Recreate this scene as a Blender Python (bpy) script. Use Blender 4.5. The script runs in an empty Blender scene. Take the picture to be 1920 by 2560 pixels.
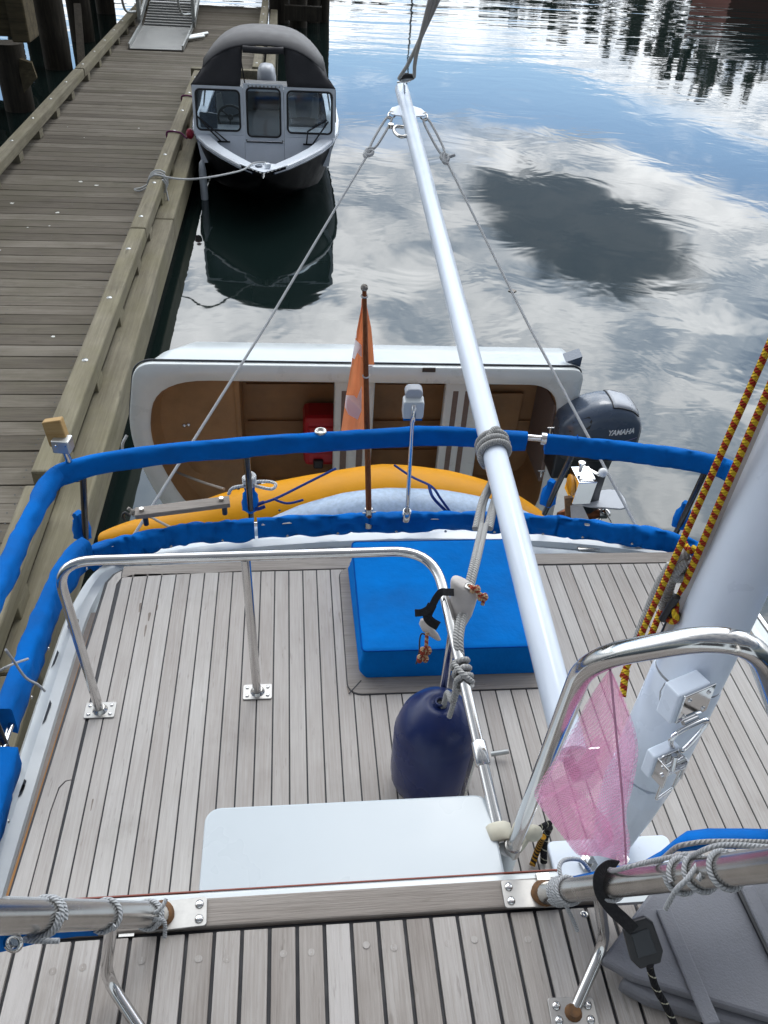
import bpy, math, random
from mathutils import Vector as V, Matrix
random.seed(7)
SC = bpy.context.scene
COL = SC.collection
R = math.radians

# ------------------------------------------------------------------ camera
EYE = V((0, 0, 4.2)); FPX = 2080.0; CX, CY = 960.0, 1280.0
_yaw, _pit, _rol = R(7.8), R(38.4), R(4.1)
_a = V((math.sin(_yaw), math.cos(_yaw), 0)); _z = V((0, 0, 1))
_r0 = V((math.cos(_yaw), -math.sin(_yaw), 0))
CF = math.cos(_pit)*_a - math.sin(_pit)*_z
_u0 = math.sin(_pit)*_a + math.cos(_pit)*_z
CR = math.cos(_rol)*_r0 + math.sin(_rol)*_u0
CU = -math.sin(_rol)*_r0 + math.cos(_rol)*_u0
cam = bpy.data.cameras.new('camera'); camo = bpy.data.objects.new('camera', cam); COL.objects.link(camo)
cam.sensor_fit = 'VERTICAL'; cam.sensor_height = 24; cam.lens = 24*FPX/2560
cam.clip_start = 0.05; cam.clip_end = 3000
m = Matrix.Identity(4)
for i in range(3):
    m[i][0] = CR[i]; m[i][1] = CU[i]; m[i][2] = -CF[i]; m[i][3] = EYE[i]
camo.matrix_world = m
SC.camera = camo

# survey helpers: where a sight line meets a level, a vertical plane or a distance
_O = {1: (0, 0), 2: (960, 0), 3: (0, 700), 4: (960, 700), 5: (0, 1300), 6: (960, 1300), 7: (0, 1840), 8: (960, 1840)}
def c(k, x, y): return (_O[k][0]+x*.5787, _O[k][1]+y*.5787)
def _ray(p): return CF + (p[0]-CX)/FPX*CR - (p[1]-CY)/FPX*CU
def az(p, z):
    d = _ray(p); return EYE + d*((z-EYE.z)/d.z)
def ay(p, y):
    d = _ray(p); return EYE + d*(y/d.y)
def ad(p, d): return EYE + _ray(p)*d

# ------------------------------------------------------------------ world and sun
SUN_EL, SUN_AZ = R(56), R(18)           # azimuth measured from +Y towards +X
W = bpy.data.worlds.new("World"); SC.world = W; W.use_nodes = True
nt = W.node_tree; nt.nodes.clear()
class G:
    """tiny node expression helper"""
    def __init__(s, nt): s.nt = nt; s.l = nt.links
    def n(s, t, **k):
        x = s.nt.nodes.new(t)
        for a, b in k.items(): setattr(x, a, b)
        return x
    def put(s, sock, v):
        if hasattr(v, 'is_output'): s.l.new(v, sock)
        else: sock.default_value = v
    def m(s, op, a, b=0.0, c=None, clamp=False):
        x = s.n('ShaderNodeMath', operation=op); x.use_clamp = clamp
        s.put(x.inputs[0], a); s.put(x.inputs[1], b)
        if c is not None: s.put(x.inputs[2], c)
        return x.outputs[0]
    def ss(s, v, lo, hi, a=0.0, b=1.0):
        x = s.n('ShaderNodeMapRange', interpolation_type='SMOOTHSTEP')
        for k, q in zip(('Value', 'From Min', 'From Max', 'To Min', 'To Max'), (v, lo, hi, a, b)): s.put(x.inputs[k], q)
        return x.outputs[0]
    def mix(s, f, a, b, bt='MIX'):
        x = s.n('ShaderNodeMix', data_type='RGBA', blend_type=bt)
        s.put(x.inputs[0], f); s.put(x.inputs[6], a); s.put(x.inputs[7], b)
        return x.outputs[2]
    def xyz(s, a, b, cc):
        x = s.n('ShaderNodeCombineXYZ'); s.put(x.inputs[0], a); s.put(x.inputs[1], b); s.put(x.inputs[2], cc); return x.outputs[0]
    def sep(s, v):
        x = s.n('ShaderNodeSeparateXYZ'); s.put(x.inputs[0], v); return x.outputs
    def noise(s, vec, scale, detail=3.0, rough=.5, dist=0.0, col=False):
        x = s.n('ShaderNodeTexNoise'); s.put(x.inputs['Vector'], vec)
        s.put(x.inputs['Scale'], scale); x.inputs['Detail'].default_value = detail
        x.inputs['Roughness'].default_value = rough; x.inputs['Distortion'].default_value = dist
        return x.outputs['Color' if col else 'Fac']
    def map(s, vec, scale=(1, 1, 1), rot=(0, 0, 0), loc=(0, 0, 0)):
        x = s.n('ShaderNodeMapping'); s.put(x.inputs[0], vec)
        x.inputs['Scale'].default_value = scale; x.inputs['Rotation'].default_value = rot; x.inputs['Location'].default_value = loc
        return x.outputs[0]
    def ramp(s, f, stops):
        x = s.n('ShaderNodeValToRGB'); s.put(x.inputs[0], f)
        e = x.color_ramp.elements
        while len(e) < len(stops): e.new(.5)
        for q, (p, col) in zip(e, stops):
            q.position = p; q.color = (*col, 1) if len(col) == 3 else col
        return x.outputs[0]

g = G(nt)
sky = g.n('ShaderNodeTexSky', sky_type='NISHITA'); sky.sun_disc = False
sky.sun_elevation = SUN_EL; sky.sun_rotation = SUN_AZ
sky.air_density = 1.2; sky.dust_density = .6; sky.ozone_density = 1.5
gen = g.n('ShaderNodeTexCoord').outputs['Generated']
dx, dy, dz = g.sep(gen)
zz = g.m('MAXIMUM', dz, .035)
u_, v_ = g.m('DIVIDE', dx, zz), g.m('DIVIDE', dy, zz)          # position on a flat cloud layer
q_ = g.xyz(u_, v_, 0.0)
n1 = g.m('SUBTRACT', g.noise(q_, .75, 6, .58, .4), .5)
n2 = g.m('SUBTRACT', g.noise(g.map(q_, loc=(7.3, 2.1, 0)), 1.9, 7, .62, .6), .5)
n3 = g.m('SUBTRACT', g.noise(g.map(q_, loc=(3.3, 9.1, 0)), 4.5, 5, .6, .3), .5)
# a lane of open blue between cloud banks, dipping to the right
vv = g.m('ADD', v_, g.m('ADD', g.m('MULTIPLY', n1, 2.6), g.m('MULTIPLY', n2, 1.0)))
vv = g.m('ADD', vv, g.m('MULTIPLY', g.m('MAXIMUM', g.m('SUBTRACT', u_, 1.45), 0.0), 2.0))
lane = g.m('MULTIPLY', g.ss(vv, 3.75, 4.35), g.ss(vv, 5.6, 6.4, 1.0, 0.0))
holes = g.m('MULTIPLY', g.ss(g.m('ADD', n1, g.m('MULTIPLY', n2, .5)), .085, .22), .85)
back = g.ss(v_, -1.0, .6, .25, 1.0)
cover = g.m('MULTIPLY', g.m('SUBTRACT', 1.0, g.m('MAXIMUM', lane, holes)), back)
wisp = g.m('MULTIPLY', g.ss(g.m('ADD', n2, g.m('MULTIPLY', n3, .5)), .06, .3), .45)
cover = g.m('MAXIMUM', cover, wisp)
# brightness of the cloud
lum = g.m('ADD', .60, g.m('ADD', g.m('MULTIPLY', n1, 1.1), g.m('ADD', g.m('MULTIPLY', n2, 1.8), g.m('MULTIPLY', n3, 1.5))), clamp=True)
br = g.m('ADD', g.m('POWER', g.m('DIVIDE', g.m('SUBTRACT', u_, 1.6), .42), 2.0), g.m('POWER', g.m('DIVIDE', g.m('SUBTRACT', v_, 3.45), .75), 2.0))
lum = g.m('ADD', lum, g.ss(br, 0.0, 1.2, .28, 0.0), clamp=True)
ccol = g.ramp(lum, [(0.0, (.52, .70, .98)), (.38, (1.1, 1.28, 1.5)), (.62, (2.2, 2.28, 2.36)), (1.0, (3.0, 3.06, 3.1))])
# one dark rain cloud
du = g.m('DIVIDE', g.m('ADD', g.m('SUBTRACT', u_, 1.02), g.m('MULTIPLY', g.m('SUBTRACT', v_, 2.85), .10)), .37)
dv = g.m('DIVIDE', g.m('SUBTRACT', v_, 2.90), .72)
dd = g.m('ADD', g.m('SQRT', g.m('ADD', g.m('MULTIPLY', du, du), g.m('MULTIPLY', dv, dv))), g.m('ADD', g.m('MULTIPLY', n2, .95), g.m('MULTIPLY', n3, .45)))
dark = g.ss(dd, .74, 1.04, .95, 0.0)
skyc = g.n('ShaderNodeVectorMath', operation='SCALE'); g.put(skyc.inputs[0], g.mix(1.0, sky.outputs[0], (.84, .98, 1.14, 1), 'MULTIPLY')); SKYK = skyc.inputs['Scale']
SKYK.default_value = 2.9
CLOUD_K = 15.0                                                     # clouds relative to the sky model (strength 0.1)
cl = g.n('ShaderNodeVectorMath', operation='SCALE'); g.put(cl.inputs[0], ccol); g.put(cl.inputs['Scale'], g.ss(v_, 1.2, 3.3, CLOUD_K*1.9, CLOUD_K))
allc = g.mix(cover, skyc.outputs[0], cl.outputs[0])
allc = g.mix(dark, allc, (3.2, 4.2, 5.5, 1))
# whole sky scaled darker overhead and behind, added to dim the rear light
dim = g.ss(g.m('ADD', dy, g.m('MULTIPLY', dz, -.35)), -.35, .66, .15, 1.0)
dm = g.n('ShaderNodeVectorMath', operation='SCALE'); g.put(dm.inputs[0], allc); g.put(dm.inputs['Scale'], dim)
bg = g.n('ShaderNodeBackground'); bg.inputs['Strength'].default_value = .1
g.l.new(dm.outputs[0], bg.inputs[0])
wo = g.n('ShaderNodeOutputWorld'); g.l.new(bg.outputs[0], wo.inputs[0])

sl = bpy.data.lights.new('sun', 'SUN'); sl.energy = .9; sl.angle = R(16); sl.color = (1, .985, .96)
so = bpy.data.objects.new('sun', sl); COL.objects.link(so)
sd = V((math.sin(SUN_AZ)*math.cos(SUN_EL), math.cos(SUN_AZ)*math.cos(SUN_EL), math.sin(SUN_EL)))
so.rotation_euler = sd.to_track_quat('Z', 'Y').to_euler(); so.location = (0, 0, 30)
SC.view_settings.view_transform = 'Standard'; SC.view_settings.look = 'None'
SC.view_settings.exposure = -0.5; SC.view_settings.gamma = 1.0
try: SC.view_settings.use_curve_mapping = False
except Exception: pass
SC.cycles.max_bounces = 8

# ------------------------------------------------------------------ mesh builder
class MB:
    def __init__(s): s.v = []; s.f = []; s.uv = []; s.sm = []
    def add(s, vs, fs, smooth=False, uvs=None):
        o = len(s.v); s.v += [tuple(p) for p in vs]
        for i, f in enumerate(fs):
            s.f.append([o+k for k in f]); s.sm.append(smooth)
            s.uv.append(uvs[i] if uvs else [(0, 0)]*len(f))
        return s
    def box(s, lo, hi):
        (a, b, d), (e, f, h) = lo, hi
        vs = [(a,b,d),(e,b,d),(e,f,d),(a,f,d),(a,b,h),(e,b,h),(e,f,h),(a,f,h)]
        return s.add(vs, [(3,2,1,0),(4,5,6,7),(0,1,5,4),(1,2,6,5),(2,3,7,6),(3,0,4,7)])
    def obox(s, p0, p1, w, h, up=(0, 0, 1)):
        p0, p1 = V(p0), V(p1); d = (p1-p0).normalized(); u = V(up); sd = d.cross(u).normalized(); u = sd.cross(d)
        vs = []
        for p in (p0, p1):
            for i, j in ((-1,-1),(1,-1),(1,1),(-1,1)): vs.append(p+sd*(i*w/2)+u*(j*h/2))
        return s.add(vs, [(0,1,2,3),(7,6,5,4),(0,4,5,1),(1,5,6,2),(2,6,7,3),(3,7,4,0)])
    def loft(s, rings, caps=True, smooth=True, closed=True, uvs=None):
        n = len(rings[0]); vs = [p for r in rings for p in r]; fs = []; us = []
        L = 0.0
        for i in range(len(rings)-1):
            dl = (V(rings[i+1][0])-V(rings[i][0])).length
            for j in range(n if closed else n-1):
                k = (j+1) % n
                fs.append((i*n+j, i*n+k, (i+1)*n+k, (i+1)*n+j))
                us.append([(j/n, L), ((j+1)/n, L), ((j+1)/n, L+dl), (j/n, L+dl)])
            L += dl
        s.add(vs, fs, smooth, us)
        if caps and closed:
            s.add(rings[0], [tuple(range(n))[::-1]]); s.add(rings[-1], [tuple(range(n))])
        return s
    def tube(s, pts, r, n=10, caps=True, closed=False, flat=1.0):
        pts = [V(p) for p in pts]; N = len(pts)
        rr = r if isinstance(r, (list, tuple)) else [r]*N
        T = []
        for i in range(N):
            if closed: t = pts[(i+1) % N]-pts[i-1]
            else: t = pts[min(i+1, N-1)]-pts[max(i-1, 0)]
            T.append(t.normalized() if t.length > 1e-9 else V((0, 0, 1)))
        nn = T[0].orthogonal().normalized(); rings = []
        for i in range(N):
            nn = nn-T[i]*nn.dot(T[i])
            nn = nn.normalized() if nn.length > 1e-6 else T[i].orthogonal().normalized()
            b = T[i].cross(nn)
            rings.append([pts[i]+nn*(math.cos(2*math.pi*j/n)*rr[i])+b*(math.sin(2*math.pi*j/n)*rr[i]*flat) for j in range(n)])
        if closed: rings.append(rings[0])
        return s.loft(rings, caps and not closed)
    def lathe(s, prof, o=(0, 0, 0), ax=(0, 0, 1), n=20, caps=True, smooth=True):
        ax = V(ax).normalized(); x = ax.orthogonal().normalized(); y = ax.cross(x); o = V(o)
        rings = [[o+ax*z+x*(r*math.cos(2*math.pi*j/n))+y*(r*math.sin(2*math.pi*j/n)) for j in range(n)] for r, z in prof]
        return s.loft(rings, caps, smooth)
    def ball(s, ce, r, n=14, sc=(1, 1, 1)):
        ce = V(ce); rings = []
        k = max(6, n//2)
        for i in range(k+1):
            t = math.pi*i/k
            rings.append([ce+V((r*sc[0]*max(math.sin(t), .01)*math.cos(2*math.pi*j/n), r*sc[1]*max(math.sin(t), .01)*math.sin(2*math.pi*j/n), -r*sc[2]*math.cos(t))) for j in range(n)])
        return s.loft(rings)
    def prism(s, poly, z0, z1):
        n = len(poly)
        vs = [(x, y, z0) for x, y in poly]+[(x, y, z1) for x, y in poly]
        return s.add(vs, [tuple(range(n))[::-1], tuple(range(n, 2*n))]+[(i, (i+1) % n, n+(i+1) % n, n+i) for i in range(n)])
    def slab(s, poly, off):
        """extrude a 3-D polygon by an offset vector"""
        n = len(poly); off = V(off); vs = [V(p) for p in poly]+[V(p)+off for p in poly]
        return s.add(vs, [tuple(range(n))[::-1], tuple(range(n, 2*n))]+[(i, (i+1) % n, n+(i+1) % n, n+i) for i in range(n)])
    def grid(s, rows, smooth=True, thick=0.0):
        nr, nc = len(rows), len(rows[0]); vs = [p for r in rows for p in r]
        fs = [(i*nc+j, i*nc+j+1, (i+1)*nc+j+1, (i+1)*nc+j) for i in range(nr-1) for j in range(nc-1)]
        us = [[(j/nc, i/nr), ((j+1)/nc, i/nr), ((j+1)/nc, (i+1)/nr), (j/nc, (i+1)/nr)] for i in range(nr-1) for j in range(nc-1)]
        return s.add(vs, fs, smooth, us)
    def build(s, name, mat, parent=None, bevel=0.0, solid=0.0, subd=0, wn=False, origin=None):
        if parent is not None: o3 = wloc(parent)
        elif origin is not None: o3 = V(origin)
        else:
            xs = [p[0] for p in s.v]; ys = [p[1] for p in s.v]; zs = [p[2] for p in s.v]
            o3 = V(((min(xs)+max(xs))/2, (min(ys)+max(ys))/2, min(zs)))
        me = bpy.data.meshes.new(name)
        me.from_pydata([tuple(V(p)-o3) for p in s.v], [], s.f)
        ul = me.uv_layers.new(name='UVMap'); k = 0
        flat = [q for f in s.uv for q in f]
        for k, q in enumerate(flat): ul.data[k].uv = q
        me.polygons.foreach_set('use_smooth', s.sm)
        me.validate(); me.update()
        import bmesh
        bm = bmesh.new(); bm.from_mesh(me); bmesh.ops.recalc_face_normals(bm, faces=bm.faces); bm.to_mesh(me); bm.free()
        o = bpy.data.objects.new(name, me); COL.objects.link(o)
        if mat: me.materials.append(mat)
        if parent is not None: o.parent = parent
        else: o.location = o3
        if solid:
            md = o.modifiers.new('solid', 'SOLIDIFY'); md.thickness = solid; md.offset = 0
        if bevel:
            md = o.modifiers.new('bevel', 'BEVEL'); md.width = bevel; md.segments = 2; md.limit_method = 'ANGLE'; md.angle_limit = R(40)
            md.harden_normals = False
        if subd:
            md = o.modifiers.new('sub', 'SUBSURF'); md.levels = subd; md.render_levels = subd
        return o
def wloc(o):
    p = V((0, 0, 0))
    while o is not None: p = p+o.location; o = o.parent
    return p
def tag(o, label=None, cat=None, group=None, kind=None):
    for k, v in (('label', label), ('category', cat), ('group', group), ('kind', kind)):
        if v: o[k] = v
    return o
def empty(name, loc, label, cat, group=None):
    o = bpy.data.objects.new(name, None); o.empty_display_size = .1; o.location = loc; COL.objects.link(o)
    return tag(o, label, cat, group)
def cr(pts, k=6, closed=False):
    """smooth curve through points"""
    P = [V(p) for p in pts]; N = len(P); out = []
    seg = N if closed else N-1
    for i in range(seg):
        if closed: a, b, d, e = P[i-1], P[i], P[(i+1) % N], P[(i+2) % N]
        else: a, b, d, e = P[max(i-1, 0)], P[i], P[i+1], P[min(i+2, N-1)]
        for j in range(k):
            t = j/k
            out.append(.5*((2*b)+(d-a)*t+(2*a-5*b+4*d-e)*t*t+(3*b-a-3*d+e)*t*t*t))
    if not closed: out.append(P[-1])
    return out
def fil(pts, r, k=7):
    """polyline with rounded corners"""
    P = [V(p) for p in pts]; out = [P[0]]
    for i in range(1, len(P)-1):
        a = (P[i-1]-P[i]); b = (P[i+1]-P[i]); rr = r[i-1] if isinstance(r, (list, tuple)) else r
        p0 = P[i]+a.normalized()*min(rr, a.length*.49); p1 = P[i]+b.normalized()*min(rr, b.length*.49)
        for j in range(k+1):
            t = j/k; out.append(p0*(1-t)**2+P[i]*2*t*(1-t)+p1*t*t)
    out.append(P[-1]); return out
def rrect(x0, y0, x1, y1, r, k=5):
    out = []
    for cx, cy, a in ((x1-r, y1-r, 0), (x0+r, y1-r, 90), (x0+r, y0+r, 180), (x1-r, y0+r, 270)):
        for j in range(k+1):
            t = R(a+90*j/k); out.append((cx+r*math.cos(t), cy+r*math.sin(t)))
    return out
def coil(p0, p1, rad, turns, k=14, start=0.0):
    p0, p1 = V(p0), V(p1); d = (p1-p0).normalized(); x = d.orthogonal().normalized(); y = d.cross(x)
    N = int(turns*k)
    return [p0+(p1-p0)*(i/N)+x*(rad*math.cos(start+2*math.pi*i/k))+y*(rad*math.sin(start+2*math.pi*i/k)) for i in range(N+1)]
def rnd(a, b): return random.uniform(a, b)

# ------------------------------------------------------------------ materials
M = {}
def mat(name, base=(.5, .5, .5), rough=.5, metal=0.0, spec=.5, coat=0.0):
    mm = bpy.data.materials.new(name); mm.use_nodes = True; t = mm.node_tree
    b = t.nodes['Principled BSDF']; M[name] = mm
    b.inputs['Base Color'].default_value = (*base, 1); b.inputs['Roughness'].default_value = rough
    b.inputs['Metallic'].default_value = metal; b.inputs['Specular IOR Level'].default_value = spec
    b.inputs['Coat Weight'].default_value = coat; b.inputs['Coat Roughness'].default_value = .08
    return G(t), b
def bump(g, b, h, dist, st=1.0):
    x = g.n('ShaderNodeBump'); x.inputs['Strength'].default_value = st; x.inputs['Distance'].default_value = dist
    g.put(x.inputs['Height'], h); g.l.new(x.outputs[0], b.inputs['Normal'])
def pos(g): return g.n('ShaderNodeNewGeometry').outputs['Position']
def var(name, base, amt=.15, scale=8.0, rough=.5, metal=0.0, spec=.5, coat=0.0, stretch=(1, 1, 1), bmp=0.0, bscale=None, detail=4):
    """plain material with slight mottling, roughness variation and optional bump"""
    g, b = mat(name, base, rough, metal, spec, coat)
    p = g.map(pos(g), stretch)
    n = g.noise(p, scale, detail, .6)
    lo = tuple(max(0, x*(1-amt)) for x in base); hi = tuple(min(1, x*(1+amt)) for x in base)
    g.put(b.inputs['Base Color'], g.ramp(n, [(.25, lo), (.75, hi)]))
    g.put(b.inputs['Roughness'], g.ss(n, .2, .8, max(.02, rough*.8), min(1, rough*1.2)))
    if bmp: bump(g, b, g.noise(p, bscale or scale*3, 4, .6), bmp)
    return g, b

# weathered teak: plank by plank tone, grain along Y, plus wear
def wood(name, c0, c1, c2, along='Y', rough=.75, fine=160.0, bmp=.0012, dirt=(.12, .10, .08), dirtamt=.35, moss=None, island=.5):
    g, b = mat(name, c0, rough, 0, .25)
    st = {'Y': (1, .03, 1), 'X': (.03, 1, 1), 'Z': (1, 1, .03)}[along]
    p = pos(g)
    isl = g.n('ShaderNodeNewGeometry').outputs['Random Per Island']
    off = g.xyz(g.m('MULTIPLY', isl, 37.0), g.m('MULTIPLY', isl, 19.0), 0.0)
    pv = g.n('ShaderNodeVectorMath', operation='ADD'); g.put(pv.inputs[0], p); g.put(pv.inputs[1], off)
    gr = g.noise(g.map(pv.outputs[0], st), fine, 5, .65, .3)
    big = g.noise(g.map(pv.outputs[0], tuple(x if x == 1 else .25 for x in st)), 9.0, 4, .6)
    tone = g.m('ADD', g.m('MULTIPLY', isl, island), g.m('ADD', g.m('MULTIPLY', gr, .9), g.m('SUBTRACT', g.m('MULTIPLY', big, .7), .3+island/2+.0)))
    colr = g.ramp(tone, [(.12, c0), (.5, c1), (.85, c2)])
    sp = g.noise(g.map(pv.outputs[0], tuple(x if x == 1 else .12 for x in st)), fine*.45, 3, .7)
    colr = g.mix(g.ss(sp, .60, .74, 0.0, dirtamt), colr, (*dirt, 1))
    st2 = g.noise(p, 3.2, 5, .62)
    colr = g.mix(g.ss(st2, .55, .75, 0.0, dirtamt*.6), colr, (*[x*1.3 for x in dirt], 1))
    if moss:
        ms = g.noise(p, 1.1, 6, .65)
        colr = g.mix(g.ss(ms, .42, .66, 0.0, moss[1]), colr, (*moss[0], 1))
    g.put(b.inputs['Base Color'], colr)
    g.put(b.inputs['Roughness'], g.ss(gr, .2, .8, rough-.12, rough+.12))
    bump(g, b, g.m('ADD', gr, g.m('MULTIPLY', sp, -.5)), bmp)
    return g, b
wood('teak', (.31, .275, .25), (.41, .378, .352), (.50, .475, .45), island=.30)
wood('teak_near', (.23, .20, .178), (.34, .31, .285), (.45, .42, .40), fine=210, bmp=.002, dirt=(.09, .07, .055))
wood('teak_cross', (.17, .145, .125), (.265, .235, .21), (.36, .33, .30), along='X', fine=190, bmp=.002, dirt=(.1, .08, .06))
wood('dock_plank', (.085, .070, .054), (.14, .120, .094), (.215, .19, .155), along='X', rough=.85, fine=55, bmp=.004, dirt=(.05, .045, .03), dirtamt=.6, moss=((.105, .095, .06), .4), island=.5)
wood('dock_timber', (.13, .11, .075), (.225, .20, .145), (.33, .30, .225), rough=.85, fine=38, bmp=.005, dirt=(.08, .07, .05), dirtamt=.55, moss=((.20, .18, .10), .45), island=.3)
wood('pile_wood', (.022, .018, .014), (.05, .042, .032), (.09, .075, .055), along='Z', rough=.9, fine=25, bmp=.01, dirt=(.015, .015, .012), dirtamt=.6)
wood('wharf_timber', (.05, .04, .025), (.12, .095, .055), (.2, .16, .09), along='X', rough=.9, fine=25, bmp=.006, dirt=(.02, .02, .015), dirtamt=.6)
wood('mahogany', (.07, .018, .005), (.17, .05, .014), (.26, .10, .035), along='Z', rough=.35, fine=150, bmp=.0006, dirt=(.30, .17, .08), dirtamt=.35)
wood('pine_block', (.30, .17, .06), (.42, .27, .11), (.5, .36, .18), along='X', rough=.6, fine=120, bmp=.0006, dirt=(.15, .07, .02))
wood('varnish_edge', (.24, .09, .02), (.34, .15, .04), (.42, .21, .07), rough=.4, fine=90, bmp=.0005)
var('red_trim', (.22, .05, .03), .1, 10, .5)
var('caulk', (.016, .016, .02), .3, 30, .6)
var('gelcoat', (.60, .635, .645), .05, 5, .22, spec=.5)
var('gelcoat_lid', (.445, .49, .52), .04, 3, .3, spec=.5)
var('white_paint', (.66, .72, .81), .05, 6, .3)
var('boom_paint', (.62, .68, .77), .05, 4, .24, spec=.45, stretch=(1, 1, .3))
var('grey_underpaint', (.26, .27, .29), .2, 30, .6)
var('nonskid', (.33, .285, .25), .12, 60, .85, bmp=.0015, bscale=420)
var('steel', (.62, .61, .60), .06, 25, .13, metal=1.0)
var('steel_dull', (.47, .455, .43), .2, 18, .24, metal=1.0)
var('rust', (.13, .06, .02), .6, 60, .7)
var('plate_steel', (.36, .35, .335), .18, 40, .42, metal=.9)
var('stain_brown', (.20, .165, .14), .2, 60, .8)
var('buoy_red', (.30, .012, .035), .1, 20, .5)
var('chrome', (.75, .75, .76), .03, 15, .06, metal=1.0)
var('galvanised', (.5, .51, .5), .15, 20, .35, metal=.8)
var('dark_tube', (.05, .048, .05), .3, 20, .22, metal=.7)
var('canvas_blue', (.002, .120, .44), .20, 7, .85, spec=.09, bmp=.0022, bscale=28)
var('canvas_seam', (.001, .06, .28), .2, 30, .9, spec=.05)
var('canvas_hatch', (.001, .138, .47), .26, 3.5, .85, spec=.06, bmp=.006, bscale=11)
var('navy_vinyl', (.008, .017, .078), .2, 4, .28, spec=.35, bmp=.0006, bscale=22)
var('black_plastic', (.012, .012, .014), .3, 30, .42)
var('black_web', (.009, .009, .011), .3, 200, .85, bmp=.0006, bscale=500)
var('pink_cord', (.62, .30, .46), .1, 40, .7)
var('kayak_yellow', (.63, .27, .004), .10, 5, .5, spec=.2, bmp=.0012, bscale=30)
g, b = var('kayak_blue', (.33, .42, .54), .22, 45, .42, bmp=.001, bscale=40)
var('liner_tan', (.30, .165, .072), .28, 5, .55, bmp=.001, bscale=60)
var('dinghy_white', (.70, .73, .72), .05, 6, .3)
var('tread_brown', (.19, .14, .12), .2, 60, .8)
var('tank_red', (.42, .012, .02), .12, 10, .4)
var('motor_grey', (.070, .095, .14), .10, 3, .26, coat=.35)
var('motor_dark', (.024, .028, .034), .2, 10, .4)
var('motor_pale', (.42, .44, .48), .08, 10, .35)
var('decal_white', (.8, .82, .85), .02, 10, .4)
var('decal_violet', (.30, .25, .52), .05, 10, .4)
var('copper_brown', (.2, .07, .03), .4, 30, .4, metal=.7)
var('amber', (.55, .22, .01), .1, 10, .3)
var('boat_black', (.003, .003, .004), .2, 4, .45, spec=.08)
var('boat_white', (.80, .84, .90), .04, 5, .35)
var('boat_grey', (.40, .43, .47), .06, 5, .5)
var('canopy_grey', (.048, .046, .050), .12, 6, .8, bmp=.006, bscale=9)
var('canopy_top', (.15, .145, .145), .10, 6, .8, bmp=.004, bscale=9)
var('seat_grey', (.12, .135, .155), .1, 8, .6)
var('seat_pale', (.74, .74, .72), .08, 8, .6)
var('carpet_grey', (.055, .06, .066), .2, 40, .95, spec=.04)
var('seat_cloth', (.50, .52, .55), .1, 10, .8, spec=.2)
var('sole_tan', (.40, .37, .31), .1, 10, .7)
var('alu', (.42, .43, .42), .15, 6, .42, metal=.85)
var('alu_plate', (.30, .30, .29), .18, 8, .5, metal=.55, bmp=.001, bscale=90)
var('bucket_white', (.7, .69, .64), .08, 9, .5)
var('rubber_cream', (.50, .47, .38), .12, 18, .6)
var('bag_beige', (.46, .425, .40), .12, 20, .85, bmp=.0012, bscale=120)
var('grey_moulding', (.155, .157, .175), .10, 30, .55, bmp=.0012, bscale=240)
var('knob_white', (.75, .75, .74), .02, 9, .25)
var('leaf_far', (.03, .042, .024), .5, .6, .8)
var('red_shed', (.16, .035, .02), .3, 2, .7)
var('sand_far', (.16, .15, .13), .3, .4, .9)
var('purple_cord', (.16, .03, .10), .2, 60, .8)
# ropes: twisted strands drawn from the UV of each tube (u round, v in metres along)
def rope(name, base, dark, pitch=70.0, strands=3, stripe=None, rough=.85, bd=.0012, frac=.5):
    g, b = mat(name, base, rough, 0, .2)
    uv = g.n('ShaderNodeUVMap').outputs[0]; u, v, _ = g.sep(uv)
    ph = g.m('ADD', g.m('MULTIPLY', u, float(strands)), g.m('MULTIPLY', v, pitch))
    w = g.m('SINE', g.m('MULTIPLY', ph, 2*math.pi))
    nz = g.noise(pos(g), 260, 3, .7)
    if stripe:
        ph2 = g.m('FRACT', g.m('ADD', u, g.m('ADD', g.m('MULTIPLY', v, stripe[1]), g.m('MULTIPLY', nz, .16))))
        colr = g.mix(g.ss(ph2, frac-.03, frac+.03), (*base, 1), (*stripe[0], 1))
        w = g.m('SINE', g.m('MULTIPLY', g.m('ADD', g.m('MULTIPLY', u, -4.0), g.m('MULTIPLY', v, stripe[1]*3)), 2*math.pi))
    else: colr = (*base, 1)
    colr = g.mix(g.ss(g.m('ADD', w, g.m('MULTIPLY', nz, .8)), -1.0, .3, .65, 0.0), colr, (*dark, 1))
    g.put(b.inputs['Base Color'], colr)
    bump(g, b, g.m('ADD', w, g.m('MULTIPLY', nz, .6)), bd)
rope('rope_grey', (.38, .375, .365), (.20, .195, .185), 120, 3)
rope('rope_thin', (.42, .43, .44), (.26, .26, .27), 190, 3, bd=.0007)
rope('rope_white', (.62, .63, .63), (.4, .4, .4), 90, 3)
rope('rope_tan', (.34, .31, .28), (.15, .13, .11), 60, 3, bd=.002)
rope('rope_blue', (.02, .055, .24), (.01, .02, .09), 160, 3)
rope('rope_stripe', (.62, .41, .025), (.30, .17, .01), stripe=((.30, .018, .012), 40.0), bd=.0012)
rope('rope_redcream', (.52, .36, .22), (.25, .1, .05), stripe=((.33, .05, .03), 70.0), bd=.0008)
rope('rope_blackgold', (.45, .22, .02), (.1, .05, .01), stripe=((.012, .012, .012), 85.0), bd=.0008, frac=.45)
rope('rope_blackfleck', (.012, .012, .014), (.006, .006, .006), stripe=((.45, .43, .33), 33.0), bd=.0008, frac=.9)
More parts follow.
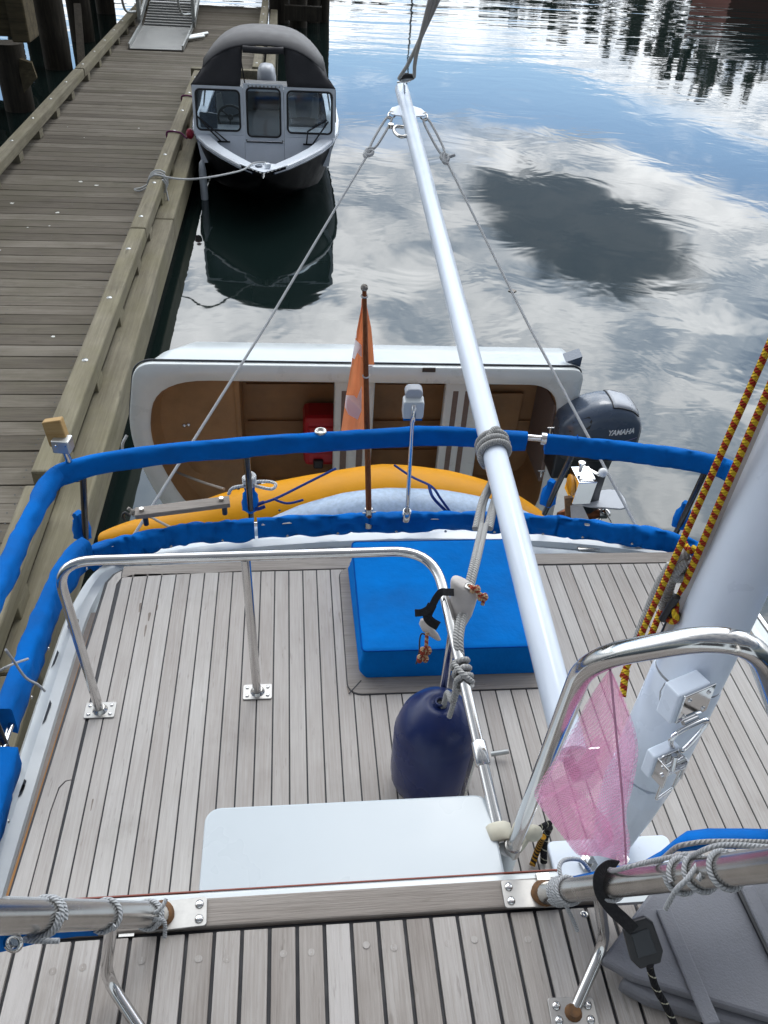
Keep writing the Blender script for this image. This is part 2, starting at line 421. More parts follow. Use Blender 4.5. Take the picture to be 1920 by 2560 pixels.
# glass and mesh cloth
def glass(name, tint, amt):
    g, b = mat(name); t = g.nt
    tr = g.n('ShaderNodeBsdfTransparent'); tr.inputs[0].default_value = (*tint, 1)
    gl = g.n('ShaderNodeBsdfGlossy'); gl.inputs['Roughness'].default_value = .03
    fr = g.n('ShaderNodeFresnel'); fr.inputs[0].default_value = 1.5
    mx = g.n('ShaderNodeMixShader'); g.put(mx.inputs[0], g.m('MULTIPLY', fr.outputs[0], amt, clamp=True))
    g.l.new(tr.outputs[0], mx.inputs[1]); g.l.new(gl.outputs[0], mx.inputs[2])
    t.nodes.remove(b)
    g.l.new(mx.outputs[0], [x for x in t.nodes if x.type == 'OUTPUT_MATERIAL'][0].inputs[0])
glass('windscreen', (.66, .72, .76), .8)
g, b = mat('pink_mesh', (.87, .44, .65), 1.0, 0, 0.0)
uv = g.n('ShaderNodeUVMap').outputs[0]; u, v, _ = g.sep(uv)
wv = g.m('MULTIPLY', g.m('SINE', g.m('MULTIPLY', g.m('ADD', u, g.m('MULTIPLY', v, .6)), 190.0)), g.m('SINE', g.m('MULTIPLY', g.m('SUBTRACT', v, g.m('MULTIPLY', u, .6)), 190.0)))
g.put(b.inputs['Alpha'], g.ss(wv, -.25, .25, .52, .24))
b.inputs['Transmission Weight'].default_value = 0.0
b.inputs['Subsurface Weight'].default_value = .0
# national flag cloth, faded: bands and a leaf shape made of its own geometry, so plain cloth colours here
var('flag_orange', (.74, .27, .12), .12, 12, .75, bmp=.001, bscale=60)
var('flag_white', (.82, .77, .78), .05, 12, .75)
def translucent(name, k):
    t = M[name].node_tree; b = t.nodes['Principled BSDF']; o = [x for x in t.nodes if x.type == 'OUTPUT_MATERIAL'][0]
    tl = t.nodes.new('ShaderNodeBsdfTranslucent'); mx = t.nodes.new('ShaderNodeMixShader'); mx.inputs[0].default_value = k
    if b.inputs['Base Color'].links: t.links.new(b.inputs['Base Color'].links[0].from_socket, tl.inputs[0])
    else: tl.inputs[0].default_value = b.inputs['Base Color'].default_value
    t.links.new(b.outputs[0], mx.inputs[1]); t.links.new(tl.outputs[0], mx.inputs[2])
    if b.inputs['Alpha'].links:
        tr = t.nodes.new('ShaderNodeBsdfTransparent'); m2 = t.nodes.new('ShaderNodeMixShader')
        t.links.new(b.inputs['Alpha'].links[0].from_socket, m2.inputs[0]); t.links.remove(b.inputs['Alpha'].links[0]); b.inputs['Alpha'].default_value = 1
        t.links.new(tr.outputs[0], m2.inputs[1]); t.links.new(mx.outputs[0], m2.inputs[2]); t.links.new(m2.outputs[0], o.inputs[0])
    else: t.links.new(mx.outputs[0], o.inputs[0])
translucent('flag_orange', .5); translucent('flag_white', .45); translucent('pink_mesh', .45)
# water
g, b = mat('water', (.007, .014, .013), .03, 0, .5)
b.inputs['IOR'].default_value = 1.62
p = pos(g)
px_, py_, pz_ = g.sep(p)
a1 = g.noise(g.map(p, (1, 1.0, 1), loc=(3, 1, 0)), .8, 3, .5, .6)
a2 = g.noise(g.map(p, (.8, 1.5, 1)), 3.0, 2, .5, .4)
a3 = g.noise(g.map(p, (.10, .55, 1), rot=(0, 0, R(-5))), 1.0, 3, .55)
calm = g.noise(g.map(p, loc=(11, 4, 0)), .16, 2, .5)
farw = g.ss(py_, 20.0, 40.0, 0.0, 1.0)
near = g.ss(py_, 4.0, 14.0, 1.0, .45)
h = g.m('ADD', g.m('MULTIPLY', a1, g.m('MULTIPLY', near, 1.5)), g.m('ADD', g.m('MULTIPLY', a2, g.m('MULTIPLY', g.ss(calm, .42, .62), .16)), g.m('MULTIPLY', a3, g.m('MULTIPLY', farw, 10.0))))
bump(g, b, h, .0072)
# ================================================================== SETTING
b_ = MB().add([(-500, -300, 0), (500, -300, 0), (500, 900, 0), (-500, 900, 0)], [(0, 1, 2, 3)])
tag(b_.build('water', M['water']), kind='structure')
# far shore, seen only as broken reflections along the top of the water
rs = random.Random(3)
b_ = MB()
prof = [(-80, 74), (0, 76), (30, 78), (60, 74), (110, 66), (160, 40)]
b_.add([(x, y, .02) for x, y in prof]+[(x*1.2, y+60, 1.5) for x, y in prof], [(i, i+1, 6+i+1, 6+i) for i in range(5)])
tag(b_.build('shore', M['sand_far']), kind='structure')
b_ = MB()
for k in range(420):
    x = rs.uniform(-70, 110); y = 80+rs.uniform(0, 14)-max(0, x-60)*.25
    H = (4.6+rs.uniform(-1.2, 1.2)+max(0, min(1, (x-16)/24))*6.6)*(y/78)
    W_ = rs.uniform(1.2, 2.4)
    for j in range(26):
        t = rs.random()**.8; a = rs.uniform(0, 6.28); rad = W_*(1.05-t)*rs.uniform(.3, 1.1)
        ce = V((x+rad*math.cos(a), y+rad*math.sin(a), t*H)); s_ = rs.uniform(.35, .8)
        n_ = V((rs.uniform(-1, 1), -.6, rs.uniform(-.2, 1))).normalized(); t1 = n_.orthogonal().normalized()*s_; t2 = n_.cross(t1)
        b_.add([ce+t1, ce+t2*.8, ce-t1*.9, ce-t2], [(0, 1, 2, 3)])
tag(b_.build('far_trees', M['leaf_far']), 'dark wooded bank across the water, showing as broken reflections', 'trees', kind='stuff')
t = empty('boathouse', (36, 73, 0), 'dark red waterside shed showing as rusty reflection on the water', 'boathouse')
MB().box((33.0, 70, .3), (39.5, 77, 5.6)).build('wall', M['red_shed'], t)
MB().slab([(32.4, 69.4, 5.6), (36.2, 69.4, 7.6), (40.1, 69.4, 5.6)], (0, 8.2, 0)).build('roof', M['motor_dark'], t)
tag(MB().tube([(9.2, 72, 0), (9.25, 72, 12.4)], [.09, .05], 8).build('far_mast', M['motor_dark']), 'thin dark mast, a wavering line reflected near the far bank', 'mast')

# ------------------------------------------------------------------ floating dock
dock = empty('floating_dock', (-2.8, 5, 0), 'weathered timber floating dock with raised bull rails', 'dock')
b_ = MB(); y = -1.6
while y < 27.6:
    w = .214+rnd(-.012, .012); x1 = -1.672 if y < 17.95 else -.55
    dz_ = rnd(-.004, .004); sk = rnd(-.004, .004)
    lo = (-3.93, y+.004, .42); hi = (x1, y+w-.004, .5)
    (a, bb, d), (e, f, h_) = lo, hi
    vs = [(a,bb+sk,d),(e,bb-sk,d),(e,f-sk,d),(a,f+sk,d),(a,bb+sk,h_+dz_),(e,bb-sk,h_-dz_),(e,f-sk,h_-dz_),(a,f+sk,h_+dz_)]
    b_.add(vs, [(3,2,1,0),(4,5,6,7),(0,1,5,4),(1,2,6,5),(2,3,7,6),(3,0,4,7)])
    y += w
b_.build('deck_planking', M['dock_plank'], dock, bevel=.006)
MB().box((-3.85, -1.5, .0), (-1.72, 27.4, .405)).box((-1.75, 18.1, 0), (-.6, 27.4, .404)).build('float_frame', M['pile_wood'], dock)
rn = random.Random(11); b_ = MB(); d_ = MB()
for k in range(140):
    yy = -1.5+k*.207
    for xx in (-3.62, -2.75, -1.95):
        for dy in (-.045, .045):
            px_ = xx+rn.uniform(-.02, .02); py2 = yy+dy+rn.uniform(-.01, .01)
            b_.add([(px_+.0065*math.cos(a), py2+.0065*math.sin(a), .5052) for a in [math.pi*j/3 for j in range(6)]], [tuple(range(6))])
for k in range(24):
    px_, py2, r_ = rn.uniform(-3.6, -1.95), 1.5+rn.random()**1.3*22, rn.uniform(.008, .026)
    d_.add([(px_+r_*rn.uniform(.6, 1.3)*math.cos(a), py2+r_*rn.uniform(.6, 1.3)*math.sin(a), .5056) for a in [2*math.pi*j/9 for j in range(9)]], [tuple(range(9))])
b_.build('nail_heads', M['motor_dark'], dock)['kind'] = 'stuff'; d_.build('bird_droppings', M['bucket_white'], dock)['kind'] = 'stuff'
def rail(x, y0, y1, w=.19, zt=.77):
    w -= .015; b = MB().obox((x, y0, zt-.075), (x, y1, zt-.075), w, .15)
    b.build('bull_rail', M['dock_timber'], dock, bevel=.018)
    y = y0+.35
    while y < y1-.1:
        MB().box((x-w/2+.02, y-.11, .502), (x+w/2-.004, y+.11, zt-.151)).build('rail_block', M['dock_timber'], dock, bevel=.008)
        MB().lathe([(.001, .008), (.02, .007), (.026, .0)], (x-.01, y, zt+.0005), n=12).build('rail_bolt', M['galvanised'], dock)
        y += 1.22
for a, e in ((-1.5, 4.63), (4.78, 9.4), (9.42, 17.7)): rail(-1.70, a, e)
for a, e in ((-1.5, 8.6), (8.63, 17.4), (17.46, 27.4)): rail(-3.83, a, e)
rail(-.63, 18.25, 27.4)
MB().obox((-1.86, 17.92, .70), (-.6, 17.92, .70), .17, .15).build('cross_timber', M['dock_timber'], dock, bevel=.015)
for a, e in ((-1.6, 3.2), (3.215, 10.4), (10.415, 17.8)):
    MB().box((-1.665, a, .20), (-1.435, e, .525)).build('fender_plank', M['dock_timber'], dock, bevel=.02)
MB().box((-.50, 18.1, .2), (-.30, 27.4, .525)).build('fender_plank', M['dock_timber'], dock, bevel=.02)
MB().box((-1.62, -1.5, -.5), (-1.52, 17.7, .19)).build('float_skirt', M['pile_wood'], dock)

# ------------------------------------------------------------------ aluminium gangway
gw = empty('gangway', (-2.9, 22, .5), 'aluminium gangway with tubular handrails landing on the dock', 'gangway')
MB().slab([(-3.44, 20.85, .515), (-2.33, 20.9, .515), (-2.30, 23.15, .60), (-3.46, 23.15, .60)], (0, 0, .02)).build('landing_plate', M['alu_plate'], gw, bevel=.004)
for xa, xb in ((-3.46, -3.48), (-2.31, -2.28)):
    MB().obox((xa, 20.9, .57), (xb, 23.15, .66), .035, .10).build('kick_rail', M['alu'], gw, bevel=.006)
b_ = MB()
for i in range(64):
    y0 = 23.16+i*.17; z0 = .60+(y0-23.15)*.20
    b_.obox((-3.44, y0, z0), (-2.31, y0, z0), .15, .03)
b_.build('tread', M['alu_plate'], gw)
for x in (-3.50, -2.24):
    P0, P1 = V((x, 23.0, .72)), V((x, 34, 2.92)); d = (P1-P0)
    MB().obox(P0, P1, .06, .16).build('side_beam', M['alu'], gw, bevel=.01)
    MB().tube([P0+V((0, 0, 1.02)), P1+V((0, 0, 1.02))], .035, 10).build('top_rail', M['alu'], gw)
    MB().tube([P0+V((0, 0, .55)), P1+V((0, 0, .55))], .022, 8).build('mid_rail', M['alu'], gw)
    for i in range(6):
        q = P0+d*(i*.15+.005)
        MB().obox(q, q+V((0, 0, 1.02)), .075, .075, (0, 1, 0)).build('post', M['alu'], gw)
        if i < 5: MB().obox(q+V((0, 0, .05)), P0+d*((i+1)*.15)+V((0, 0, .98)), .04, .04).build('brace', M['alu'], gw)
    sx = -1 if x < -3 else -1
    lp = [P0+V((0, .1, 1.02)), P0+V((-.1, -.25, 1.0)), P0+V((-.26, -.42, .72)), P0+V((-.24, -.34, .28)), P0+V((-.06, -.05, .22))]
    MB().tube(cr(lp, 6), .028, 8).build('end_loop', M['alu'], gw)
MB().tube([(-2.32, 22.1, .56), (-1.98, 22.5, .56)], .045, 8).tube([(-2.3, 22.35, .56), (-1.93, 22.9, .56)], .045, 8).build('roller', M['galvanised'], gw)

# ------------------------------------------------------------------ wharf on piles, left
wh = empty('timber_wharf', (-8, 25, 0), 'shadowy timber wharf high on dark piles left of the dock', 'wharf')
MB().box((-11.5, 12.5, 5.2), (-4.3, 46, 5.5)).build('deck', M['wharf_timber'], wh)
for y in (15, 18.5, 22, 26, 30, 35): MB().box((-11.4, y-.2, 4.75), (-4.4, y+.2, 5.19)).build('cap_beam', M['wharf_timber'], wh)
MB().box((-8.4, 16.9, 1.32), (-4.74, 17.25, 2.3)).build('fender_beam', M['wharf_timber'], wh, bevel=.03)
MB().box((-4.72, 16.7, 1.27), (-4.42, 17.4, 2.5)).build('beam_end', M['wharf_timber'], wh, bevel=.03)
MB().box((-9.2, 19.0, .25), (-5.35, 19.3, .75)).build('low_walkway', M['pile_wood'], wh)
MB().obox((-8.8, 22.6, .3), (-5.1, 23.0, 4.6), .3, .16).build('brace', M['pile_wood'], wh)
MB().obox((-5.35, 27.0, 4.4), (-8.2, 27.4, .6), .3, .16).build('brace', M['pile_wood'], wh)
MB().obox((-5.0, 23.6, .9), (-4.55, 21.0, .05), .16, .12).build('brace', M['pile_wood'], wh)
def pile(x, y, r, z1, label, group=None, lean=0.0, z0=-1.0):
    zs = [z0, 0, .5, 1.2, 2.2, 3.5, z1] if z1 > 3.6 else [z0, 0, z1*.35, z1*.7, z1]
    rings = []
    for z in zs:
        ph = rnd(0, .2)
        rings.append([(x+lean*z+r*(1+.05*math.sin(3*a+z*2)+rnd(-.02, .02))*math.cos(a), y+r*(1+.05*math.cos(2*a+z))*math.sin(a), z) for a in [2*math.pi*j/14+ph*0 for j in range(14)]])
    o = MB().loft(rings).build('wharf_pile', M['pile_wood'])
    return tag(o, label, 'pile', group)
pile(-5.06, 17.55, .27, 1.12, 'broken topped pale stub pile nearest the dock on the left')
pile(-5.12, 21.3, .30, 5.2, 'thick dark wharf pile midway along the dock edge')
pile(-5.2, 24.6, .29, 5.2, 'dark wharf pile close left of the gangway foot, second from front')
pile(-5.35, 29.0, .27, 5.2, 'dark wharf pile just behind the left gangway handrail')
for i, (x, y) in enumerate(((-7.3, 19.5), (-7.5, 23.5), (-7.4, 28.5), (-9.2, 21), (-9.4, 26), (-9.2, 33), (-6.6, 34))):
    pile(x, y, .24, 5.2, 'dark pile deep in the shadow under the wharf', 'inner piles under the wharf')
MB_ = MB().slab([(-4.85, 17.28, .35), (-4.55, 17.2, .62), (-4.62, 17.3, .85), (-4.9, 17.4, .9)], (0, .05, .02))
tag(MB_.build('broken_board', M['wharf_timber']), 'splintered board hanging off the pale stub pile', 'board')
# piles past the runabout, right of the dock end
for x, y, r_, lb in ((-.28, 28.9, .30, 'dark mooring pile touching the far dock corner'), (.28, 28.2, .26, 'dark mooring pile in the middle of the far cluster'),
                  (.75, 29.2, .22, 'dark mooring pile on the right edge of the far cluster'), (1.09, 29.3, .15, 'slim lone pile standing clear in the open water')):
    pile(x, y, r_, 4.2, lb)
ps = empty('pile_cluster_beam', (.3, 27.4, 0), 'dark cross timbers bolted between the far mooring piles', 'timber')
MB().box((-.1, 27.5, .25), (.95, 27.75, .62)).build('beam', M['pile_wood'], ps)
MB().box((.2, 27.76, .9), (1.0, 27.95, 1.2)).build('beam', M['pile_wood'], ps)
# dark wall and deck added for the wharf's underside shadow beyond the dock
MB_ = MB().box((-4.2, 30.5, .5), (.9, 31.2, 4.6)).box((-4.2, 29.5, 4.61), (.9, 40, 4.9))
tag(MB_.build('shadow_wall', M['pile_wood']), 'added black wall standing in for the wharf underside shadow past the dock end', 'shadow wall')
# mooring cords, bucket and cleat things on the dock
def hank(name, pts, r, mt, label, cat='rope', group=None, n=8, k=6):
    return tag(MB().tube(cr(pts, k), r, n).build(name, M[mt]), label, cat, group)

# ------------------------------------------------------------------ runabout moored at the dock
PB = V((-.36, 11.5, 0))
pb = empty('runabout', PB, 'black and white aluminium runabout with grey canvas top moored bow on', 'motorboat')
def L(x, s, z): return (PB.x+x, PB.y+s, z)
gw_st = [(0, .02, .78), (.12, .13, .78), (.35, .33, .78), (.7, .57, .79), (1.1, .80, .80), (1.5, .96, .81), (2.0, 1.07, .82), (2.7, 1.12, .82), (4.0, 1.12, .80), (5.5, 1.08, .78)]
keel = [(0, .70), (.12, .58), (.35, .40), (.7, .20), (1.1, .05), (1.5, -.06), (2.0, -.13), (2.7, -.18), (4, -.2), (5.5, -.2)]
rings = []
for (s, bw, zg), (_, zk) in zip(gw_st, keel):
    zc = zk+(zg-zk)*.30; bc = bw*.80
    ring = [L(-bw, s, zg-.012), L(-bw*.97, s, zg-.05-(zg-zk)*.12), L(-bc, s, zc), L(0, s, zk), L(bc, s, zc), L(bw*.97, s, zg-.05-(zg-zk)*.12), L(bw, s, zg-.012)]
    rings.append(ring)
hb = MB(); hb.loft(rings, caps=False, closed=False, smooth=True)
hb.add(rings[-1], [tuple(range(7))])
hull = hb.build('hull', M['boat_black'], pb)
# inner skin
rin = []
for (s, bw, zg) in gw_st[3:]:
    w = max(bw-.19, .05); rin.append([L(-w, s, zg-.02), L(-w, s, .46), L(w, s, .46), L(w, s, zg-.02)])
MB().loft(rin, caps=False, closed=False, smooth=False).build('inner_lining', M['motor_grey'], pb)
# gunwale caps (white), a strip each side, meeting in the bow plate
for sg in (-1, 1):
    rr_ = []
    for (s, bw, zg) in [(.30, .29, .78)]+gw_st[2:]:
        wi = max(bw-.175, .045 if s < .4 else .1)
        rr_.append([L(sg*(bw+.012), s, zg-.03), L(sg*(bw+.012), s, zg), L(sg*(bw-.02), s, zg+.012), L(sg*wi, s, zg+.012), L(sg*wi, s, zg-.03)])
    MB().loft(rr_, caps=False, smooth=False).build('gunwale', M['boat_white'], pb)
MB().slab([L(-.02, -.02, .785), L(.02, -.02, .785), L(.16, .12, .785), L(.33, .32, .785), L(.05, .36, .785), L(-.05, .36, .785), L(-.33, .32, .785), L(-.16, .12, .785)], (0, 0, .012)).build('bow_plate', M['boat_white'], pb, bevel=.004)
MB().lathe([(.05, 0), (.05, .012), (.035, .02), (.001, .021)], L(-.06, .20, .798), n=14).build('deck_filler', M['motor_grey'], pb)
MB().obox(L(.03, .13, .83), L(.09, .16, .83), .07, .06).build('bow_roller', M['boat_white'], pb, bevel=.012)
b_ = MB().prism([(PB.x+x, PB.y+s) for x, s in ((-.13, .5), (.13, .5), (.36, .75), (.58, 1.12), (.74, 1.52), (.82, 2.2), (.84, 5.4), (-.84, 5.4), (-.82, 2.2), (-.74, 1.52), (-.58, 1.12), (-.36, .75))], .44, .47); b_.build('cockpit_sole', M['carpet_grey'], pb)
b_ = MB()
for i in range(26):
    x = -.70+i*.056
    s0 = .52+abs(x+.014)*1.12+.05
    if s0 < 1.3: b_.box(L(x, s0, .4705), L(x+.028, 1.42, .482))
b_.build('ribbed_mat', M['seat_pale'], pb)
# bulkhead and windscreen
BS = 1.55
MB().slab([L(-.93, BS-.12, .472), L(-.30, BS-.12, .472), L(-.30, BS, .83), L(-1.0, BS, .83)], (0, .03, 0)).build('bulkhead', M['boat_white'], pb)
MB().slab([L(.28, BS-.12, .472), L(.93, BS-.12, .472), L(1.0, BS, .83), L(.28, BS, .83)], (0, .03, 0)).build('bulkhead', M['boat_white'], pb)
MB().slab([L(-.296, BS-.11, .472), L(.276, BS-.11, .472), L(.276, BS, .76), L(-.296, BS, .76)], (0, .03, 0)).build('walkthrough_door', M['boat_white'], pb)
MB().tube([L(-.27, BS-.012, .785), L(-.27, BS-.012, .755), L(.25, BS-.012, .755), L(.25, BS-.012, .785)], .009, 6).build('door_seal', M['black_plastic'], pb)
def wpane(x0, x1, z0, z1, fl=.05, fr=.05):
    rake = .16
    def q(x, z): return V(L(x, BS+.01+(z-.8)*rake, z))
    poly = rrect(x0+fl, z0+.055, x1-fr, z1-.05, .06)
    outer = [(x0, z0), (x1, z0), (x1, z1), (x0, z1)]
    n = len(poly); ring_o = []
    for (px, pz) in poly:   # push out to frame edge
        cx, cz = (x0+x1)/2, (z0+z1)/2
        dx_, dz_ = px-cx, pz-cz
        k = min((x1-x0)/2/abs(dx_) if abs(dx_) > 1e-6 else 9, (z1-z0)/2/abs(dz_) if abs(dz_) > 1e-6 else 9)
        ring_o.append((cx+dx_*k, cz+dz_*k))
    fr_ = MB()
    off = V((0, .035, 0))
    A = [q(*p) for p in ring_o]; B = [q(*p) for p in poly]
    fr_.loft([[a, b2, b2+off, a+off] for a, b2 in zip(A+A[:1], B+B[:1])], caps=False, smooth=False)
    f = fr_.build('windscreen_frame', M['boat_white'], pb)
    MB().tube([q(*p)+V((0, -.004, 0)) for p in poly], .014, 6, closed=True).build('rubber_seal', M['black_plastic'], f)
    MB().slab([q(*p)+V((0, .012, 0)) for p in poly], (0, .005, 0)).build('pane', M['windscreen'], f)
wpane(-1.02, -.305, .835, 1.46); wpane(-.30, .275, .77, 1.50); wpane(.28, 1.02, .835, 1.48)
for xa, xb, xc, sg in ((-.92, -.64, -.97, 1), (.72, .60, .90, -1)):
    MB().tube([L(xc, BS+.03, 1.08), L(xa+.1*sg, BS-.03, .93), L(xb, BS-.05, .76)], .012, 6).tube([L(xc+.02, BS+.03, 1.06), L(xb+.09*1, BS-.05, .76)], .010, 6).obox(L(xb-.05, BS-.05, .755), L(xb+.13, BS-.05, .755), .02, .02).build('wiper', M['black_plastic'], pb)
# dashboards, wheel, seats
MB().box(L(-1.0, BS+.08, .70), L(-.30, BS+.50, .86)).build('dashboard', M['boat_white'], pb, bevel=.02)
MB().box(L(.28, BS+.08, .70), L(1.0, BS+.50, .86)).build('dashboard', M['boat_white'], pb, bevel=.02)
MB().obox(L(-.95, BS+.30, .96), L(-.70, BS+.26, .96), .05, .2).build('chart_screen', M['motor_grey'], pb, bevel=.01)
wc = V(L(-.53, BS+.62, .93)); wn_ = V((0, -.75, .66)); wx = V((1, 0, 0)); wy = wn_.cross(wx)
b_ = MB().tube([wc+wx*(.18*math.cos(a))+wy*(.18*math.sin(a)) for a in [2*math.pi*i/28 for i in range(28)]], .018, 8, closed=True)
for a in (.4, 2.5, 4.7): b_.tube([wc, wc+wx*(.17*math.cos(a))+wy*(.17*math.sin(a))], .012, 6)
b_.ball(wc, .045).build('steering_wheel', M['black_plastic'], pb)
for sx_ in (-.54, .58):
    st_ = MB().obox(L(sx_-.22, BS+1.05, .76), L(sx_+.22, BS+1.05, .76), .46, .14).build('seat', M['seat_grey'], pb, bevel=.05)
    prof = rrect(-.24, .0, .24, .56, .17)
    MB().slab([L(sx_+px, BS+1.18+pz*.16, .78+pz*.82) for px, pz in prof], (0, .10, 0)).build('backrest', M['seat_cloth'], st_, bevel=.03)
    for k in (-1, 1):
        pr2 = [(k*.10, .02), (k*.225, .05), (k*.235, .40), (k*.15, .44)]
        MB().slab([L(sx_+px, BS+1.165+pz*.16, .78+pz*.82) for px, pz in pr2], (0, -.03, 0)).build('bolster', M['seat_pale'], st_, bevel=.012)
    MB().lathe([(.05, 0), (.05, .22)], L(sx_, BS+1.1, .47), n=12).build('pedestal', M['alu'], st_)
MB().box(L(-.95, 4.6, .47), L(.95, 5.35, .82)).build('stern_bench', M['motor_dark'], pb, bevel=.04)
MB().box(L(-.85, 4.40, .83), L(.85, 4.5, .87)).build('bench_rail', M['boat_white'], pb)
MB().lathe([(.11, 0), (.13, .05), (.12, .36), (.09, .42)], L(-.86, BS+.95, .47), n=16).build('side_drum', M['bucket_white'], pb)
# canvas top
def arch(s, zc, zs, hw, n=18):
    out = []
    for i in range(n+1):
        a = -1+2*i/n
        k = abs(a)**3.2
        out.append(V(L(hw*a*(1-.0*k), s, zc-(zc-zs)*k-.05*a*a)))
    return out
f0 = arch(1.80, 1.985, 1.72, .85); f1 = arch(2.35, 2.04, 1.72, .88); f2 = arch(3.2, 2.02, 1.66, .88)
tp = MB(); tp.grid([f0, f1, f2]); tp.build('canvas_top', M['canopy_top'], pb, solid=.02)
MB().tube([p+V((0, -.005, -.01)) for p in f0], .014, 6).build('canvas_hem', M['canopy_grey'], pb)
# front drop panels either side of the open middle
def drop(i0, i1, xa, xb, zb):
    topr = f0[i0:i1+1]; n = len(topr)-1; rows = []
    for j in range(7):
        t_ = j/6; row = []
        for i, p in enumerate(topr):
            xb_ = xa+(xb-xa)*i/n; e = V(L(xb_, BS+.12, zb))
            w = p.lerp(e, t_); w.y += .03*math.sin(i*1.9+j*.7)*math.sin(t_*math.pi); row.append(w)
        rows.append(row)
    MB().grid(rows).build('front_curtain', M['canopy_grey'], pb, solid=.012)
drop(0, 6, -1.03, -.335, 1.46); drop(12, 18, .33, 1.02, 1.48)
for sg, idx in ((-1, 0), (1, -1)):
    rows = []
    for j in range(6):
        t_ = j/5
        rows.append([f0[idx].lerp(V(L(sg*1.02, BS+.12, 1.46)), t_), f1[idx].lerp(V(L(sg*1.06, 2.2, .9)), t_), f2[idx].lerp(V(L(sg*1.06, 3.1, .88)), t_)])
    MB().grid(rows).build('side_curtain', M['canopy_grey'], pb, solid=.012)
MB().tube([f0[6]+V((0, -.03, -.05)), f0[9]+V((0, -.045, -.07)), f0[12]+V((0, -.03, -.05))], .045, 10).build('rolled_curtain', M['canopy_grey'], pb)
MB().tube([L(-.34, 1.82, 1.95), L(-.27, 1.76, 1.46)], .009, 6).build('hanging_strap', M['black_plastic'], pb)
for sg in (-1, 1): MB().tube([f2[0 if sg < 0 else -1], L(sg*1.02, 3.3, .82)], .014, 6).build('canopy_strut', M['alu'], pb)
for k in range(9):
    MB().lathe([(.012, 0), (.010, .006), (.001, .007)], L(-.22+k*.055, BS+.11, 1.475), (0, -1, .2), 8).build('canvas_snap', M['alu'], pb)
for sg in (-1, 1):
    MB().tube([L(sg*(bw+.014), s, zg-.045) for s, bw, zg in gw_st[1:]], .014, 8).build('rub_rail', M['motor_grey'], pb)
# engine on its transom
ob = MB(); rings = []
for z_, hw, hl in ((.50, .13, .20), (.62, .17, .30), (.78, .175, .34), (.90, .16, .30), (.97, .12, .22), (.995, .05, .1)):
    rings.append([V(L(-.06, 5.85, z_))+V((hw*math.copysign(abs(math.cos(a))**.7, math.cos(a)), hl*math.copysign(abs(math.sin(a))**.7, math.sin(a)), 0)) for a in [2*math.pi*j/20 for j in range(20)]])
en = ob.loft(rings).build('engine', M['motor_pale'], pb)
MB().box(L(-.14, 5.72, -.5), L(.02, 5.98, .50)).build('engine_leg', M['motor_dark'], en)
MB().box(L(-.02, 5.50, .3), L(.06, 5.7, .5)).build('transom_clamp', M['motor_dark'], en)
# its lines and fender
bl0 = az(c(1, 650, 752), .80); blm = ay(c(1, 870, 771), 10.9); bl1 = V(L(.0, .33, .815))
hank('bow_line', [bl0+V((.05, 0, 0)), bl0.lerp(blm, .5)+V((0, 0, -.03)), blm, blm.lerp(bl1, .6)+V((0, 0, -.03)), V(L(-.14, .25, .82)), bl1, V(L(.05, .2, .83))], .0125, 'rope_white', 'white mooring line from the runabout bow to the dock rail')
b_ = MB().tube(coil((-1.70, bl0.y-.14, .695), (-1.70, bl0.y+.14, .695), .118, 3, 12), .0125, 6)
b_.tube(cr([(-1.60, bl0.y-.1, .70), (-1.56, bl0.y-.16, .45), (-1.58, bl0.y-.05, .30)], 5), .0125, 6)
lp_ = az(c(1, 615, 822), .53)
b_.tube(cr([(-1.79, bl0.y-.2, .70), lp_+V((.1, .1, .06)), lp_+V((-.02, .07, .01)), lp_+V((-.1, 0, .01)), lp_+V((-.03, -.06, .01)), lp_+V((.09, .0, .05))], 5), .010, 6)
tag(b_.build('rail_hitch', M['rope_white']), 'white rope hitch wound round the dock bull rail', 'rope')
fp = ay(c(1, 878, 700), 12.75)
b_ = MB().lathe([(.015, -.34), (.04, -.30), (.055, -.2), (.055, .2), (.04, .3), (.015, .34)], (fp.x-.02, 12.75, .22), n=16)
t = tag(b_.build('boat_fender', M['boat_white']), 'white sausage fender hanging between runabout bow and dock', 'fender')
for yy, lb in ((13.35, 'purple cord tying runabout to dock beside its windscreen'), (15.6, 'purple cord over the dock rail beside the canvas top')):
    e0 = V((-1.81, yy, .65)); b_ = MB().tube(cr([e0, (-1.80, yy, .775), (-1.61, yy-.05, .78), (-1.52, yy-.1, .72), (-1.47, yy-.12, .80)], 5), .014, 6)
    if yy < 14: pass
    tag(b_.build('mooring_line', M['purple_cord']), lb, 'cord')
tag(MB().ball((-1.46, 13.22, .79), .06, 14, (1, 1, 1.25)).build('mooring_buoy', M['buoy_red']), 'small dark red buoy hanging between dock rail and runabout', 'buoy')
lf = az((1280, 727), .004)
tag(MB().slab([lf+V((-.05, 0, 0)), lf+V((0, -.06, .0)), lf+V((.06, 0, 0)), lf+V((0, .05, 0))], (0, 0, .006)).build('floating_leaf', M['rope_tan']), 'small pale leaf floating on the open water', 'leaf')
